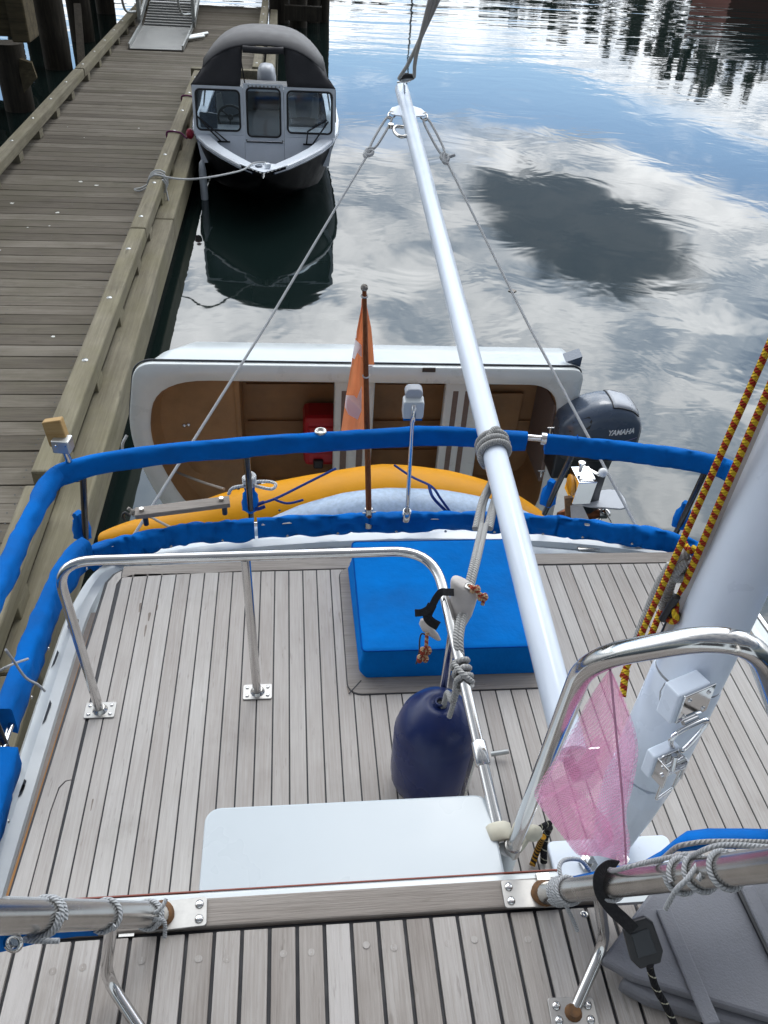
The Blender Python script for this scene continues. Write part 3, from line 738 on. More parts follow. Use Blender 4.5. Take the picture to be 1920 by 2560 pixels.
# ================================================================== THE YACHT WE STAND ON
yt = empty('motor_sailer', (.48, 1.5, 0), 'white motor sailer with teak decks, steel rails and white mast, under the viewer', 'sailing boat')
def zc(x, y): return (1300+x*.3737, 1600+y*.3737)
capl = [(-.88, -.6), (-.86, .6), (-.845, 1.3), (-.825, 2.0), (-.80, 2.36), (-.72, 2.55), (-.5, 2.63), (-.1, 2.69), (.48, 2.72), (1.05, 2.69), (1.45, 2.62), (1.66, 2.53), (1.765, 2.36), (1.79, 2.0), (1.82, 1.3), (1.84, .6), (1.86, -.6)]
cap = cr([(x, y, 1.90) for x, y in capl], 5)
def along(path, prof):
    rings = []
    for i, p in enumerate(path):
        t = (path[min(i+1, len(path)-1)]-path[max(i-1, 0)]); t.z = 0; t.normalize(); n = V((t.y, -t.x, 0))     # n points inboard for this direction
        rings.append([p+n*a+V((0, 0, z)) for a, z in prof])
    return rings
MB().loft(along(cap, [(-.05, -.02), (-.035, 0.004), (0, .010), (.035, .004), (.045, -.02), (.05, -.14), (.045, -.22), (-.03, -.22), (-.05, -.10)]), smooth=False).build('bulwark', M['gelcoat'], yt)
hp = []
for i, p in enumerate(cap):
    pass
MB().loft(along(cap, [(-.05, -.03), (-.045, -.6), (.0, -1.2), (.06, -1.75), (.10, -2.1), (.12, -2.1), (.02, -.6), (-.03, -.15)]), smooth=False).build('hull', M['gelcoat'], yt)
MB().prism([(x*.97+.014, y-.03 if y > 2 else y) for x, y in capl], 1.66, 1.70).build('side_deck', M['nonskid'], yt)
# raised white ledge round the stern, tan strip let into it
MB().prism([(-.78, 2.30), (-.78, 2.40), (-.70, 2.54), (-.48, 2.60), (0, 2.655), (.48, 2.68), (1.0, 2.655), (1.42, 2.58), (1.64, 2.50), (1.74, 2.36), (1.74, 2.30)], 1.705, 1.885).build('stern_ledge', M['gelcoat'], yt, bevel=.012)
MB().prism([(-.34, 2.505), (.0, 2.56), (.48, 2.578), (.9, 2.56), (1.2, 2.50), (.5, 2.44)], 1.886, 1.889).build('ledge_inlay', M['nonskid'], yt)
# swim platform that carries the dinghy
MB().box((-.55, 2.6, .50), (1.45, 4.35, .60)).box((-.3, 2.55, .2), (1.2, 3.6, .499)).build('swim_platform', M['gelcoat'], yt, bevel=.02)
# coachroof that carries the aft teak
MB().prism([(-.706, 2.36), (-.70, 2.40), (-.64, 2.445), (0, 2.46), (.48, 2.475), (1.0, 2.472), (1.6, 2.465), (1.69, 2.40), (1.72, 1.6), (1.73, .1), (-.79, .1), (-.766, 1.0)], 1.69, 1.982).build('coachroof', M['gelcoat'], yt)
b_ = MB().prism([(-.712, 2.35), (-.69, 2.40), (-.64, 2.44), (0, 2.455), (.48, 2.468), (1.0, 2.466), (1.6, 2.46), (1.685, 2.395), (1.70, 1.6), (1.705, .8), (-.775, .8), (-.77, 1.0)], 1.982, 1.9965)
b_.build('deck_caulking', M['caulk'], yt)
PITCH, SEAM = .0533, -.08
b_ = MB(); k = -11
while SEAM+PITCH*k < 1.60:
    a = SEAM+PITCH*k+.0025; e = SEAM+PITCH*(k+1)-.0025
    yl = 2.392+max(0, .5-abs(a-.48))*.02
    ya = .82
    if k == -11: b_.prism([(a+.012, yl-.02), (e, yl-.002), (e, ya), (a, ya)], 1.985, 2.0)
    else: b_.prism([(a, yl), (e, yl), (e, ya), (a, ya)], 1.985, 2.0)
    k += 1
x0 = SEAM-PITCH*11-.0021
# nibbed filler plank and the border planks
b_.prism([(x0, 1.50), (x0, .82), (x0-.047, .82), (x0-.036, 1.40), (x0-.028, 1.475), (x0-.014, 1.497)], 1.985, 2.0)
b_.prism([(-.700, 2.35), (-.68, 2.395), (-.66, 2.412), (x0+.012, 2.372), (x0, 2.34), (x0, 1.503), (x0-.017, 1.50), (x0-.032, 1.478), (x0-.040, 1.40), (x0-.051, .82), (-.775, .82), (-.755, 1.2)], 1.985, 2.0)
b_.build('deck_planking', M['teak'], yt)
b_ = MB()
sb = [(-.655, 2.415, 2.437), (-.2, 2.399, 2.452), (.2, 2.402, 2.462), (.48, 2.406, 2.467), (.9, 2.404, 2.466), (1.6, 2.398, 2.458)]
b_.prism([(x0+.014, 2.3755)]+[(x, a) for x, a, _ in sb[1:]]+[(x, e) for x, _, e in sb[::-1]], 1.985, 2.0)
b_.prism([(1.6045, .82), (1.6045, 2.394), (1.64, 2.42), (1.68, 2.385), (1.697, 1.6), (1.70, .82)], 1.985, 2.0)
b_.build('margin_plank', M['teak_cross'], yt)
MB().obox((-.7085, 2.36, 1.972), (-.765, 1.2, 1.972), .008, .04).obox((-.765, 1.2, 1.972), (-.782, .8, 1.972), .008, .04).build('varnished_edge', M['varnish_edge'], yt)
MB().prism([(-.84, .2), (-.77, .2), (-.755, 1.2), (-.71, 2.3), (-.79, 2.3), (-.83, 1.3)], 1.70, 1.893).build('waterway', M['nonskid'], yt)
MB().box((-.86, 1.25, 1.702), (-.80, 1.62, 1.86)).build('side_moulding', M['gelcoat'], yt, bevel=.01)
# dark worn spots and scuppers in the bulwark
b_ = MB()
for (p, l) in ((c(5, 240, 600), .08), (c(5, 205, 830), .10), (c(5, 100, 1150), .05), (c(7, 95, 235), .045)):
    q = az(p, 1.913); b_.slab([q+V((-.006, -l/2, 0)), q+V((.002, -l*.3, 0)), q+V((.006, l*.35, 0)), q+V((-.002, l/2, 0))], (0, 0, .0015))
b_.build('chipped_paint', M['motor_dark'], yt)
q = az(c(5, 303, 632), 1.79)
MB().lathe([(.028, 0), (.045, .004), (.042, .014), (.028, .016), (.026, .002)], (q.x+.012, q.y, 1.79), (1, 0, .35), 16).obox((q.x+.012, q.y-.03, 1.80), (q.x+.012, q.y+.03, 1.80), .012, .02).build('fairlead', M['steel_dull'], yt)
q = az(c(5, 590, 204), 1.887)
MB().lathe([(.001, .002), (.05, .002), (.055, .0045), (.06, 0)], (q.x, q.y, 1.886), n=18).build('deck_drain', M['motor_dark'], yt)
q = az(c(6, 880, 112), 1.888)
f = MB().box((q.x-.05, q.y-.028, 1.886), (q.x+.05, q.y+.028, 1.892)).build('chock_plate', M['steel_dull'], yt, bevel=.004)
for i in (-.03, .03): MB().lathe([(.001, .003), (.008, .002), (.01, 0)], (q.x+i, q.y, 1.892), n=10).build('bolt', M['steel'], f)
def cleat(p, ang):
    d = V((math.cos(ang), math.sin(ang), 0)); p = V(p)
    MB().tube(cr([p-d*.09+V((0, 0, .035)), p-d*.03+V((0, 0, .03)), p+d*.03+V((0, 0, .03)), p+d*.09+V((0, 0, .035))], 4), .010, 8).obox(p-d*.025, p-d*.025+V((0, 0, .03)), .022, .02, (1, 0, 0)).obox(p+d*.025, p+d*.025+V((0, 0, .03)), .022, .02, (1, 0, 0)).build('cleat', M['steel'], yt)
gL = az((306, 1402), 1.90); gR = az((1603, 1360), 1.90)
cleat((gL.x, gL.y, 1.888), .4); cleat((gR.x, gR.y, 1.888), -.25)

for (x, y, w, l) in ((605, 375, .008, .05), (645, 415, .009, .045), (628, 475, .006, .06), (1505, 730, .010, .035), (680, 375, .004, .03), (398, 1225, .004, .04)):
    q = az(c(5, x, y), 2.0004)
    MB().add([(q.x+w*.5*math.cos(a)*(1+.25*math.sin(3*a)), q.y+l*.5*math.sin(a)+.004*math.cos(2*a), 2.0005) for a in [2*math.pi*k/16 for k in range(16)]], [tuple(range(16))]).build('deck_stain', M['stain_brown'], yt)
# ---- covered hatch on the aft deck
MB().prism(rrect(.165, 1.775, .885, 2.40, .05), 1.999, 2.0025).build('hatch_seam', M['caulk'], yt)
MB().prism(rrect(.169, 1.779, .881, 2.40, .047), 2.0, 2.0045).build('hatch_trim', M['teak_cross'], yt)
b_ = MB()
for a, e in (((.17, 1.78), (.215, 1.835)), ((.88, 1.78), (.835, 1.835))): b_.obox((*a, 2.0048), (*e, 2.0048), .004, .001)
b_.build('mitre_seam', M['caulk'], yt)
MB().box((.24, 1.87, 2.005), (.81, 2.395, 2.09)).build('hatch', M['gelcoat'], yt)
rows = []
def hc(u, v):
    x = .205+.635*u; y = 1.84+.575*v; return x, y
HB = MB(); nx, ny = 18, 16
outl = rrect(.212, 1.850, .838, 2.41, .016, 4)
rings = []
for z, k, w in ((2.006, 1.0, .010), (2.03, 1.004, .008), (2.06, 1.003, .005), (2.10, .997, .003), (2.120, .996, .002), (2.127, .990, .001), (2.129, .980, 0), (2.131, .94, 0), (2.134, .6, 0), (2.135, .2, 0)):
    cx_, cy_ = .525, 2.13
    rings.append([(cx_+(x-cx_)*k+w*math.sin(17*y+3*x+z*60), cy_+(y-cy_)*k+w*math.sin(23*x+z*40), z+.002*math.sin(9*x)*math.sin(8*y)*(k > .5)+(.012*max(0, math.sin((x-.3)*7)) if z < 2.01 else 0)) for x, y in outl])
HB.loft(rings)
hcv = HB.build('hatch_cover', M['canvas_hatch']); tag(hcv, 'bright blue square canvas cover fitted over the aft deck hatch', 'hatch cover')
P_ = [((x-.525)*.992+.525, (y-2.13)*.992+2.13, 2.1275+.002*math.sin(9*x)*math.sin(8*y)) for x, y in outl]
MB().tube(P_, .0028, 6, closed=True).build('piping', M['canvas_seam'], hcv)
P_ = [((x-.525)*1.005+.525, (y-2.13)*1.005+2.13, 2.028) for x, y in outl]
MB().tube(P_, .0018, 6, closed=True).build('hem', M['canvas_seam'], hcv)
MB().obox((.872, 2.05, 2.03), (.868, 2.28, 2.045), .012, .03).obox((.862, 1.87, 2.02), (.872, 2.05, 2.03), .006, .012).build('hatch_hinge_arm', M['black_plastic'], yt, bevel=.004)

# ---- stainless guard rail on the aft deck
gr = 0.0145
lt = V((-.655, 1.76, 2.635)); rt = V((.395, 1.77, 2.640)); re = V((.462, .985, 2.43))
rail_o = MB().tube(fil([(-.628, 1.75, 2.0), lt, rt, re], [.11, .12], 9), gr, 16).build('guard_rail', M['steel'], yt)
MB().tube([(-.132, 1.80, 2.0), (-.14, 1.765, 2.628)], gr, 14).build('middle_leg', M['steel'], rail_o)
tp3 = rt.lerp(re, .32)
MB().tube([(tp3.x+.008, tp3.y+.03, 2.0), (tp3.x, tp3.y, tp3.z)], .0125, 12).build('side_leg', M['steel'], rail_o)
def plate(par, x, y, z, w, d, m='plate_steel', rz=0.0, name='base_plate', scr=.006):
    P = MB(); cz, sz = math.cos(rz), math.sin(rz)
    pl = [(x+a*cz-b2*sz, y+a*sz+b2*cz) for a, b2 in rrect(-w/2, -d/2, w/2, d/2, .006, 3)]
    o = P.prism(pl, z, z+.005).build(name, M[m], par, bevel=.0012)
    for i in (-1, 1):
        for j in (-1, 1):
            a, b2 = i*(w/2-.014), j*(d/2-.014)
            MB().lathe([(scr, 0), (scr*.9, scr*.4), (scr*.4, scr*.62), (.0005, scr*.6)], (x+a*cz-b2*sz, y+a*sz+b2*cz, z+.005), n=10).build('screw', M['steel'], par)
    return o
plate(rail_o, -.627, 1.752, 2.0005, .095, .062); plate(rail_o, -.131, 1.803, 2.0005, .095, .062)
for x, y in ((-.627, 1.752), (-.131, 1.803)): MB().lathe([(.024, .0055), (.019, .012), (.0155, .018)], (x, y, 2.0), n=16).build('weld_collar', M['steel_dull'], rail_o)
sl0, sl1 = rt.lerp(re, .70), rt.lerp(re, .775)
ax_ = (sl1-sl0).normalized()
MB().tube([sl0, sl0+ax_*.004, sl1-ax_*.004, sl1], [.017, .0195, .0195, .017], 16).build('sleeve_joint', M['steel'], rail_o)
MB().obox(sl0+V((-.004, -.01, -.005)), (sl0.x-.035, sl0.y-.03, 2.0), .026, .006, (1, 0, 0)).build('flat_strut', M['steel_dull'], rail_o)
v0, v1 = rt.lerp(re, .945), rt.lerp(re, .995)
MB().tube([v0, v0.lerp(v1, .12), v0.lerp(v1, .9), v1], [.024, .031, .032, .027], 18).build('vinyl_collar', M['rubber_cream'], rail_o)
MB().lathe([(.022, 2.2), (.025, 2.24), (.025, 2.39), (.018, 2.425)], (re.x+.012, re.y-.012, 0), n=16).build('rail_socket', M['gelcoat'], rail_o)
MB().tube([az(c(6, 462, 1012), 2.02), az(c(6, 538, 1000), 2.03)], .008, 8).build('deck_pin', M['galvanised'], yt)

# ---- white locker lid, sill and near deck
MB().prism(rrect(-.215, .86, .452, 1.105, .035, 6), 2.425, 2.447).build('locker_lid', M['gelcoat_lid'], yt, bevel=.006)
MB().box((-.16, .90, 2.002), (.40, 1.00, 2.424)).build('locker', M['gelcoat'], yt)
MB().box((-.9, .813, 2.0), (.57, .905, 2.449)).build('sill', M['gelcoat'], yt, bevel=.006)
MB().box((-.9, .9053, 2.440), (.57, .9078, 2.4498)).build('trim_line', M['red_trim'], yt)
MB().box((-1.0, .757, 2.30), (.60, .812, 2.606)).build('coaming', M['teak_cross'], yt, bevel=.004)
MB().box((-1.0, -.7, 2.55), (1.5, .7565, 2.592)).build('upper_caulking', M['caulk'], yt)
b_ = MB(); k = -17; NP = .0512
while -.16+NP*k < 1.3:
    a = -.16+NP*k+.0036; e = a+NP-.0072
    b_.box((a, -.65, 2.585), (e, .748, 2.6+rnd(-.0006, .0006))); k += 1
b_.build('upper_planking', M['teak_near'], yt, bevel=.0012)
for k in (-8, -6, -5, -3, -1, 0, 2, 3, 5, 6, 8, 9, 11):
    MB().lathe([(.0068, 0), (.0066, .0002), (.001, .00022)], (-.16+NP*(k+.5), .70+rnd(-.006, .006), 2.6007), n=12, smooth=False).build('teak_bung', M['teak_near'], yt)
MB().box((.57, .60, 2.30), (1.4, .82, 2.585)).build('upper_fascia', M['gelcoat'], yt)

def scr_x(p): q = V(p)-EYE; return CX+FPX*q.dot(CR)/q.dot(CF)
def near_rail(P0, P1, flip, nm, strut, plate_c):
    d = (P1-P0); ext = P1+d*1.3
    o = MB().tube([P0, P0+d*.5, P1, ext], .0205, 20).build(nm, M['steel_dull'], yt)
    plate(o, plate_c[0], plate_c[1], 2.6065, .112, .056, 'plate_steel', plate_c[2], scr=.0085)
    MB().tube([P0-d*.012, P0+d*.002, P0+d*.014], [.026, .024, .0212], 18).build('rust_weld', M['rust'], o)
    tp, bp, e = strut
    t_ = min((i/400 for i in range(400)), key=lambda k: abs(scr_x(P0+d*k)-tp[0]))
    a = P0+d*t_; b2 = ad(bp, (a-EYE).dot(CF)+.10)
    MB().tube(fil([a, b2, e], .04, 6), .0105, 12).build('strut', M['steel'], o)
    return o
L0 = V((-.262, .778, 2.618)); L1 = ad(c(7, 0, 782), 1.0)
R0 = V((.478, .772, 2.618)); R1 = ad(c(8, 1659, 556), 1.0)
nl = near_rail(L0, L1, True, 'boarding_rail', ((281, 2338), (263, 2440), az((352, 2575), 2.6)), (-.232, .781, .05))
nr = near_rail(R0, R1, False, 'boarding_rail', ((1493, 2245), (1513, 2352), az((1432, 2535), 2.6)), (.452, .778, -.03))
_q = az((1432, 2535), 2.6)
plate(nr, _q.x, _q.y, 2.6003, .085, .052, 'plate_steel', -.05, scr=.008)
MB().lathe([(.016, .0), (.014, .005), (.0112, .010)], (_q.x, _q.y, 2.605), n=14).build('rust_weld', M['rust'], nr)
# chrome boarding hoop
hb0 = V((.486, .975, 2.43)); hp1 = ad(c(6, 875, 600), 1.14); hp2 = ad(c(6, 1585, 472), .985)
hoop = MB().tube(fil([hb0, hp1, hp2, hp2+V((.16, .05, -.25)), V((1.05, .80, 2.6))], [.07, .10, .2], 9), .0165, 22).build('boarding_hoop', M['steel'], yt)
MB().tube([hb0-V((0, 0, .02)), hb0+(hp1-hb0)*.02], .0195, 16).build('hoop_foot', M['steel_dull'], hoop)

# ---- mast, boom
MA, MD = V((.885, 1.20, 2.0)), V((.172, .19, 1.07)).normalized()
def mp(z): return MA+MD*((z-2.0)/MD.z)
SB = MD.orthogonal()
zfz = V((0, 0, 1)).cross(MD)
def ell(ce, rx, n=28):
    x = V((1, 0, 0)); x = (x-MD*x.dot(MD)).normalized(); y = MD.cross(x)
    return [ce+x*(rx*math.cos(2*math.pi*j/n))+y*(rx*1.1*math.sin(2*math.pi*j/n)) for j in range(n)]
mast = MB().loft([ell(mp(z), .083) for z in (2.62, 2.9, 3.3, 4.0, 5.0, 6.5, 8.0)]).build('mast', M['white_paint'], yt)
MB().loft([ell(mp(z), r) for z, r in ((2.30, .082), (2.32, .086), (2.60, .086), (2.612, .0835))]).build('tabernacle', M['white_paint'], mast)
MB().loft([ell(mp(z), r) for z, r in ((2.612, .0815), (2.620, .0815))]).build('seam_ring', M['grey_underpaint'], mast)
fx = V((1, 0, 0))
b_ = MB(); rings = []
for z, a, e in ((2.305, .078, .085), (2.25, .082, .088), (2.13, .070, .070), (2.0, .040, .055)):
    q = mp(z); rings.append([q+V((sx*a, sy*e, 0)) for sx, sy in ((-1, -.4), (-.3, -1), (.3, -1), (1, -.4), (1, .5), (.3, 1), (-.3, 1), (-1, .5))])
b_.loft(rings, smooth=False).build('mast_foot', M['white_paint'], mast, bevel=.006)
MB().prism([(x, y) for x, y in rrect(.70, 1.08, 1.06, 1.215, .02)], 2.0048, 2.018).build('mast_step', M['white_paint'], mast, bevel=.004)
for p in (c(8, 880, 555), c(8, 1018, 535)):
    q = az(p, 2.02); MB().lathe([(.026, 0), (.026, .012), (.014, .014), (.014, .03), (.001, .032)], (q.x, q.y, 2.018), n=6, smooth=False).build('step_bolt', M['steel'], mast)
# luff track on the near left side of the mast
tx = V((-.86, .30, 0)).normalized()
MB().obox(mp(2.66)+tx*.088, mp(8.0)+tx*.088, .03, .022, tx).build('mast_track', M['bag_beige'], mast, bevel=.004)
MB().obox(mp(2.66)+tx*.101, mp(8.0)+tx*.101, .006, .004, tx).build('track_slot', M['motor_dark'], mast)
# flaked paint patches round the ring, following the tube
b_ = MB()
def onm(z, ang, r=.0862): 
    x = V((1, 0, 0)); x = (x-MD*x.dot(MD)).normalized(); y = MD.cross(x); return mp(z)+x*(r*math.cos(ang))+y*(r*1.1*math.sin(ang))
for pts in ([(2.61, 3.55), (2.61, 3.85), (2.585, 3.9), (2.562, 3.78), (2.575, 3.7), (2.558, 3.62), (2.58, 3.52)], [(2.61, 4.05), (2.61, 4.34), (2.59, 4.35), (2.575, 4.27), (2.588, 4.18), (2.58, 4.1)]):
    b_.add([onm(z, a) for z, a in pts], [tuple(range(len(pts)))])
b_.build('bare_patch', M['grey_underpaint'], mast)
# toggle clamp on the mast
def sq(p, d, w, h, th, nrm, up):
    pass
KN = V((.35, -.9, .05)).normalized()             # outward from the mast towards the viewer's right
KS = V((0, 0, 1)).cross(KN).normalized(); KU = KN.cross(KS)
def kb(ce, w, h, t): # block centred at ce: width along KS, height along KU, thickness along KN
    vs = []
    for k in (-1, 1):
        for i, j in ((-1, -1), (1, -1), (1, 1), (-1, 1)): vs.append(ce+KS*(i*w/2)+KU*(j*h/2)+KN*(k*t/2))
    return MB().add(vs, [(3, 2, 1, 0), (4, 5, 6, 7), (0, 1, 5, 4), (1, 2, 6, 5), (2, 3, 7, 6), (3, 0, 4, 7)])
k1 = ad((1708, 1742), 1.985)
kb(k1, .10, .10, .05).build('clamp_block', M['white_paint'], mast, bevel=.005)
kp = kb(k1+KN*.028+KS*.012, .098, .094, .006).build('clamp_plate', M['chrome'], mast, bevel=.002)
for i, j in ((-1, -1), (1, -1), (1, 1), (-1, 1)): MB().lathe([(.006, 0), (.005, .003), (.001, .0035)], k1+KN*.031+KS*(i*.03+.012)+KU*(j*.028), KN, 8).build('screw', M['steel'], kp)
k2 = k1+KN*.034-KU*.062+KS*.006
MB().tube([k2+KU*.012-KS*.022, k2+KU*.012+KS*.022], .007, 10).build('clamp_hook', M['chrome'], mast)
lp = [k2+KS*(.045*a)+KU*b2*1.15+KN*(.008) for a, b2 in ((-1, -.004), (1, .0), (1.1, -.03), (.25, -.075), (-.25, -.075), (-1.15, -.035))]
MB().tube(cr(lp, 5, True), .0065, 10, closed=True).build('clamp_bail', M['chrome'], mast)
k3 = ad((1650, 1895), 2.03)
kb(k3, .08, .08, .03).build('clamp_block', M['white_paint'], mast, bevel=.005)
for sg in (-1, 1): kb(k3+KN*.035+KS*(sg*.03), .004, .07, .04).build('clamp_cheek', M['chrome'], mast, bevel=.001)
kb(k3+KN*.018, .062, .075, .004).build('clamp_base', M['chrome'], mast, bevel=.001)
MB().tube([k3+KN*.04-KS*.036, k3+KN*.04+KS*.036], .006, 10).tube([k3+KN*.035+KU*.022-KS*.034, k3+KN*.035+KU*.022+KS*.034], .0055, 10).tube([k3+KN*.035+KU*.05, k3+KN*.04], .008, 10).build('clamp_pin', M['chrome'], mast)
lp = [k3+KN*.045+KS*(.026*a)+KU*b2 for a, b2 in ((-1, .0), (1, .0), (.9, -.075), (-1.0, -.095))]
MB().tube(fil(lp+[lp[0]], .008, 4), .0038, 8).build('clamp_lever', M['chrome'], mast)

BT, BN = ad((1004, 222), 5.3), ad((1428, 1885), 2.10)
BA = (BN-BT).normalized()
boom = MB().tube([BT, BT+BA*.002, BT+BA*.006, BN], [.030, .040, .0425, .0425], 28).build('boom', M['boom_paint'], yt)
MB().obox(BN-BA*.05, BN+BA*.05+V((.03, 0, -.02)), .05, .07).build('gooseneck', M['steel_dull'], boom, bevel=.004)
MB().tube([BN+V((-.06, 0, 0)), BN+V((.07, 0, .01))], .012, 10).build('gooseneck_pin', M['steel'], boom)
bside = BA.cross(V((0, 0, 1))).normalized(); bup = bside.cross(BA)
lugs = {}
def spin(px, py, path=None): pass
for sg in (-1, 1):
    q = BT+BA*.36; o3 = bside*(-sg)
    poly = [q-BA*.08+o3*.03, q-BA*.03+o3*.09, q+BA*.04+o3*.115, q+BA*.08+o3*.10, q+BA*.10+o3*.03]
    MB().slab([p-bup*.004 for p in poly], bup*.008).build('side_lug', M['white_paint'], boom, bevel=.002)
    lugs[sg] = q+BA*.045+o3*.09
q = BT+BA*.16
MB().slab([q+bup*.03-BA*.05, q+bup*.085-BA*.03, q+bup*.085+BA*.02, q+bup*.03+BA*.06], bside*.008).build('top_lug', M['white_paint'], boom)
blockp = q+bup*.10
q = BT+BA*.62+bside*.045
MB().tube(cr([q+bup*.0+BA*.0, q+bside*.05+BA*.0, q+bside*.062+BA*.07, q+bside*.035+BA*.14, q-bside*.005+BA*.13], 5), .010, 8).lathe([(.018, -.012), (.018, .012)], q+bside*.075-BA*.01, bup, 10).build('shackle', M['steel_dull'], boom)

# ---- stern rail under its covers: tubes and stanchions
upz = 2.43
upl = [(-.96, -.4), (-.92, 1.0), (-.88, 2.0), (-.865, 2.25), (-.845, 2.42), (-.80, 2.49), (-.6, 2.575), (-.18, 2.645), (.35, 2.70), (.56, 2.715), (.98, 2.66), (1.34, 2.595), (1.58, 2.525), (1.68, 2.45), (1.72, 2.25), (1.76, 1.9), (1.82, 1.0), (1.88, -.4)]
upp = cr([(x, y, upz) for x, y in upl], 6)
pr = MB().tube(upp, .0125, 10).build('stern_rail', M['steel'], yt)
lol = [(-.93, -.4), (-.90, 1.0), (-.875, 2.0), (-.84, 2.36), (-.76, 2.52), (-.5, 2.62), (-.2, 2.66), (.37, 2.69), (1.0, 2.665), (1.4, 2.59), (1.6, 2.52), (1.70, 2.40), (1.73, 2.2), (1.8, 1.2)]
lop = cr([(x, y, 2.015) for x, y in lol], 6)
MB().tube(lop, .010, 8).build('lower_rail', M['steel'], yt)
stan = []
for pxb, pxt in (((213, 1360), (162, 1130)), ((628, 1290), (614, 1140)), ((1363, 1275), (1393, 1140)), ((1690, 1330), (1746, 1180))):
    b2 = az(pxb, 1.91); t2 = min(upp, key=lambda p: (p.xy-ay(pxt, b2.y).xy).length)
    o = MB().tube([(b2.x, b2.y, 1.89), t2], .0125, 12).build('stanchion', M['dark_tube'], pr); stan.append((b2, t2))
for y in (1.63, .3):
    MB().tube([(-.885, y, 1.89), (-.895-(2-y)*.015, y, upz)], .0125, 12).build('stanchion', M['dark_tube'], pr)
MB().tube([(1.80, 1.5, 1.89), (1.79, 1.5, upz)], .0125, 12).build('stanchion', M['dark_tube'], pr)
q = V((stan[0][0].x+.012, stan[0][0].y, 2.24)); MB().lathe([(.012, 0), (.012, .03)], q, (1, 0, 0), 8).build('stanchion_clip', M['steel'], pr)

# wheelhouse front behind the viewer (out of shot, shades the near deck)
MB().box((-.95, -3.2, 2.30), (1.75, -.72, 4.05)).build('wheelhouse', M['gelcoat'], yt, bevel=.03)
MB().box((-1.1, -3.4, 4.051), (1.9, -.55, 4.13)).build('wheelhouse_roof', M['nonskid'], yt, bevel=.02)
for x0, x1 in ((-.75, .3), (.5, 1.55)): MB().box((x0, -.722, 3.2), (x1, -.712, 3.85)).build('wheelhouse_window', M['black_plastic'], yt)
# ================================================================== CANVAS COVERS
from mathutils import noise as mn
def fold(p, k=1.0): return mn.noise(V(p)*k)
def z4(x, y): return (1360+x*.1808, 960+y*.1808)
def z5(x, y): return (900+x*.3014, 1300+y*.3014)
def z6(x, y): return (1540+x*.3525, 860+y*.3525)
def z8(x, y): return (820+x*.2804, 700+y*.2804)
def cut(path, f):
    fine = []
    for a, b2 in zip(path, path[1:]): fine += [V(a).lerp(V(b2), i/12) for i in range(12)]
    return [p for p in fine if f(p)]
def sleeve(path, w, h, top=.018, flare=1.0, wr=.006, ends=True, skew=0.0):
    path = [V(p) for p in path]
    # resample
    out = [path[0]]
    for a, b2 in zip(path, path[1:]):
        n = max(1, int((b2-a).length/.022)); out += [a.lerp(b2, i/n) for i in range(1, n+1)]
    prof = [(-.5, -.1), (-.47, .55), (-.30, .92), (0, 1.0), (.30, .92), (.47, .55), (.5, -.1), (.50*flare, -.40), (.47*flare, -.72), (.40*flare, -1.0), (.1, -.9), (-.1, -.9), (-.40*flare, -1.0), (-.47*flare, -.72), (-.50*flare, -.40)]
    rings = []
    N = len(out)
    for i, p in enumerate(out):
        t = out[min(i+1, N-1)]-out[max(i-1, 0)]; t.z = 0; t.normalize(); n = V((t.y, -t.x, 0))
        e = 1.0
        sag = wr*fold((p.x*2.1, p.y*2.1, 3), 1.6)
        ring = []
        for j, (a, z) in enumerate(prof):
            q = p+n*(a*w*e)+V((0, 0, (z*top if z > 0 else z*h)*e))
            ww = wr*(fold((p.x*9+j*.1, p.y*9, j*.55), 1.5)+.7*fold((p.x*26+j*.9, p.y*26-j*.6, j*.8), 1.0))
            dr = wr*1.5*fold((p.x*14+(z*1.6), p.y*14-z*1.6, 7.7), 1.0)*(1 if abs(a) > .3 else .4)
            cr_ = (1-abs(fold((p.x*5+z*2.2, p.y*5-z*1.4, 2.3+.3*j*(wr > .01)), 1.7)))**9*wr*.9
            q -= n*(cr_*(1 if a > 0 else -1))
            q += n*(ww+dr*(1 if a > 0 else -1))+V((0, 0, ww*.5+sag))+n*(skew*(-z if z < 0 else 0))
            ring.append(q)
        rings.append(ring)
    return MB().loft(rings)
G_UP, G_LO = 'canvas covers on the upper stern rail', 'canvas covers on the lower stern rail'
def cover(name, path, w, h, label, group, **k):
    o = tag(sleeve(path, w, h, **k).build(name, M['canvas_blue']), label, 'rail cover')
    P = [V(p) for p in path]; acc = 0.0; nxt = .12; lower = group == G_LO
    for a, b2 in zip(P, P[1:]):
        L_ = (b2-a).length
        while acc+L_ >= nxt:
            p = a.lerp(b2, (nxt-acc)/max(L_, 1e-6)); t_ = (b2-a).normalized(); n_ = V((t_.y, -t_.x, 0))
            if n_.dot(V((p.x-.48, p.y-1.0, 0))) > 0: n_ = -n_
            if lower: MB().lathe([(.006, 0), (.0055, .003), (.001, .0045)], p+n_*(w*.5+.006)+V((0, 0, -h*.72)), n_, 8).build('snap', M['steel_dull'], o)
            elif h > .06: MB().obox(p+V((0, 0, .019))-t_*.0016, p+V((0, 0, .019))+t_*.0016, w*.7, .004).build('cross_seam', M['canvas_seam'], o)
            nxt += .21 if lower else .55
        acc += L_
    return o
iC = min(range(len(upp)), key=lambda i: (upp[i]-V((-.83, 2.455, upz))).length)
port_u = [p for p in upp[:iC+1]]; ste_u = [p for p in upp[iC:] if p.x < .972 and p.y > 2]; ste_r = cut(upp, lambda p: p.x > .985 and p.y > 2.42)
stb_u = [p for p in upp if p.x > 1.6 and p.y < 2.46]
cover('rail_cover', port_u, .052, .054, 'blue canvas sleeve on the upper rail running down the dock side', G_UP, wr=.0055)
cover('rail_cover', ste_u, .044, .058, 'long blue canvas sleeve arching across the upper stern rail', G_UP, wr=.0048)
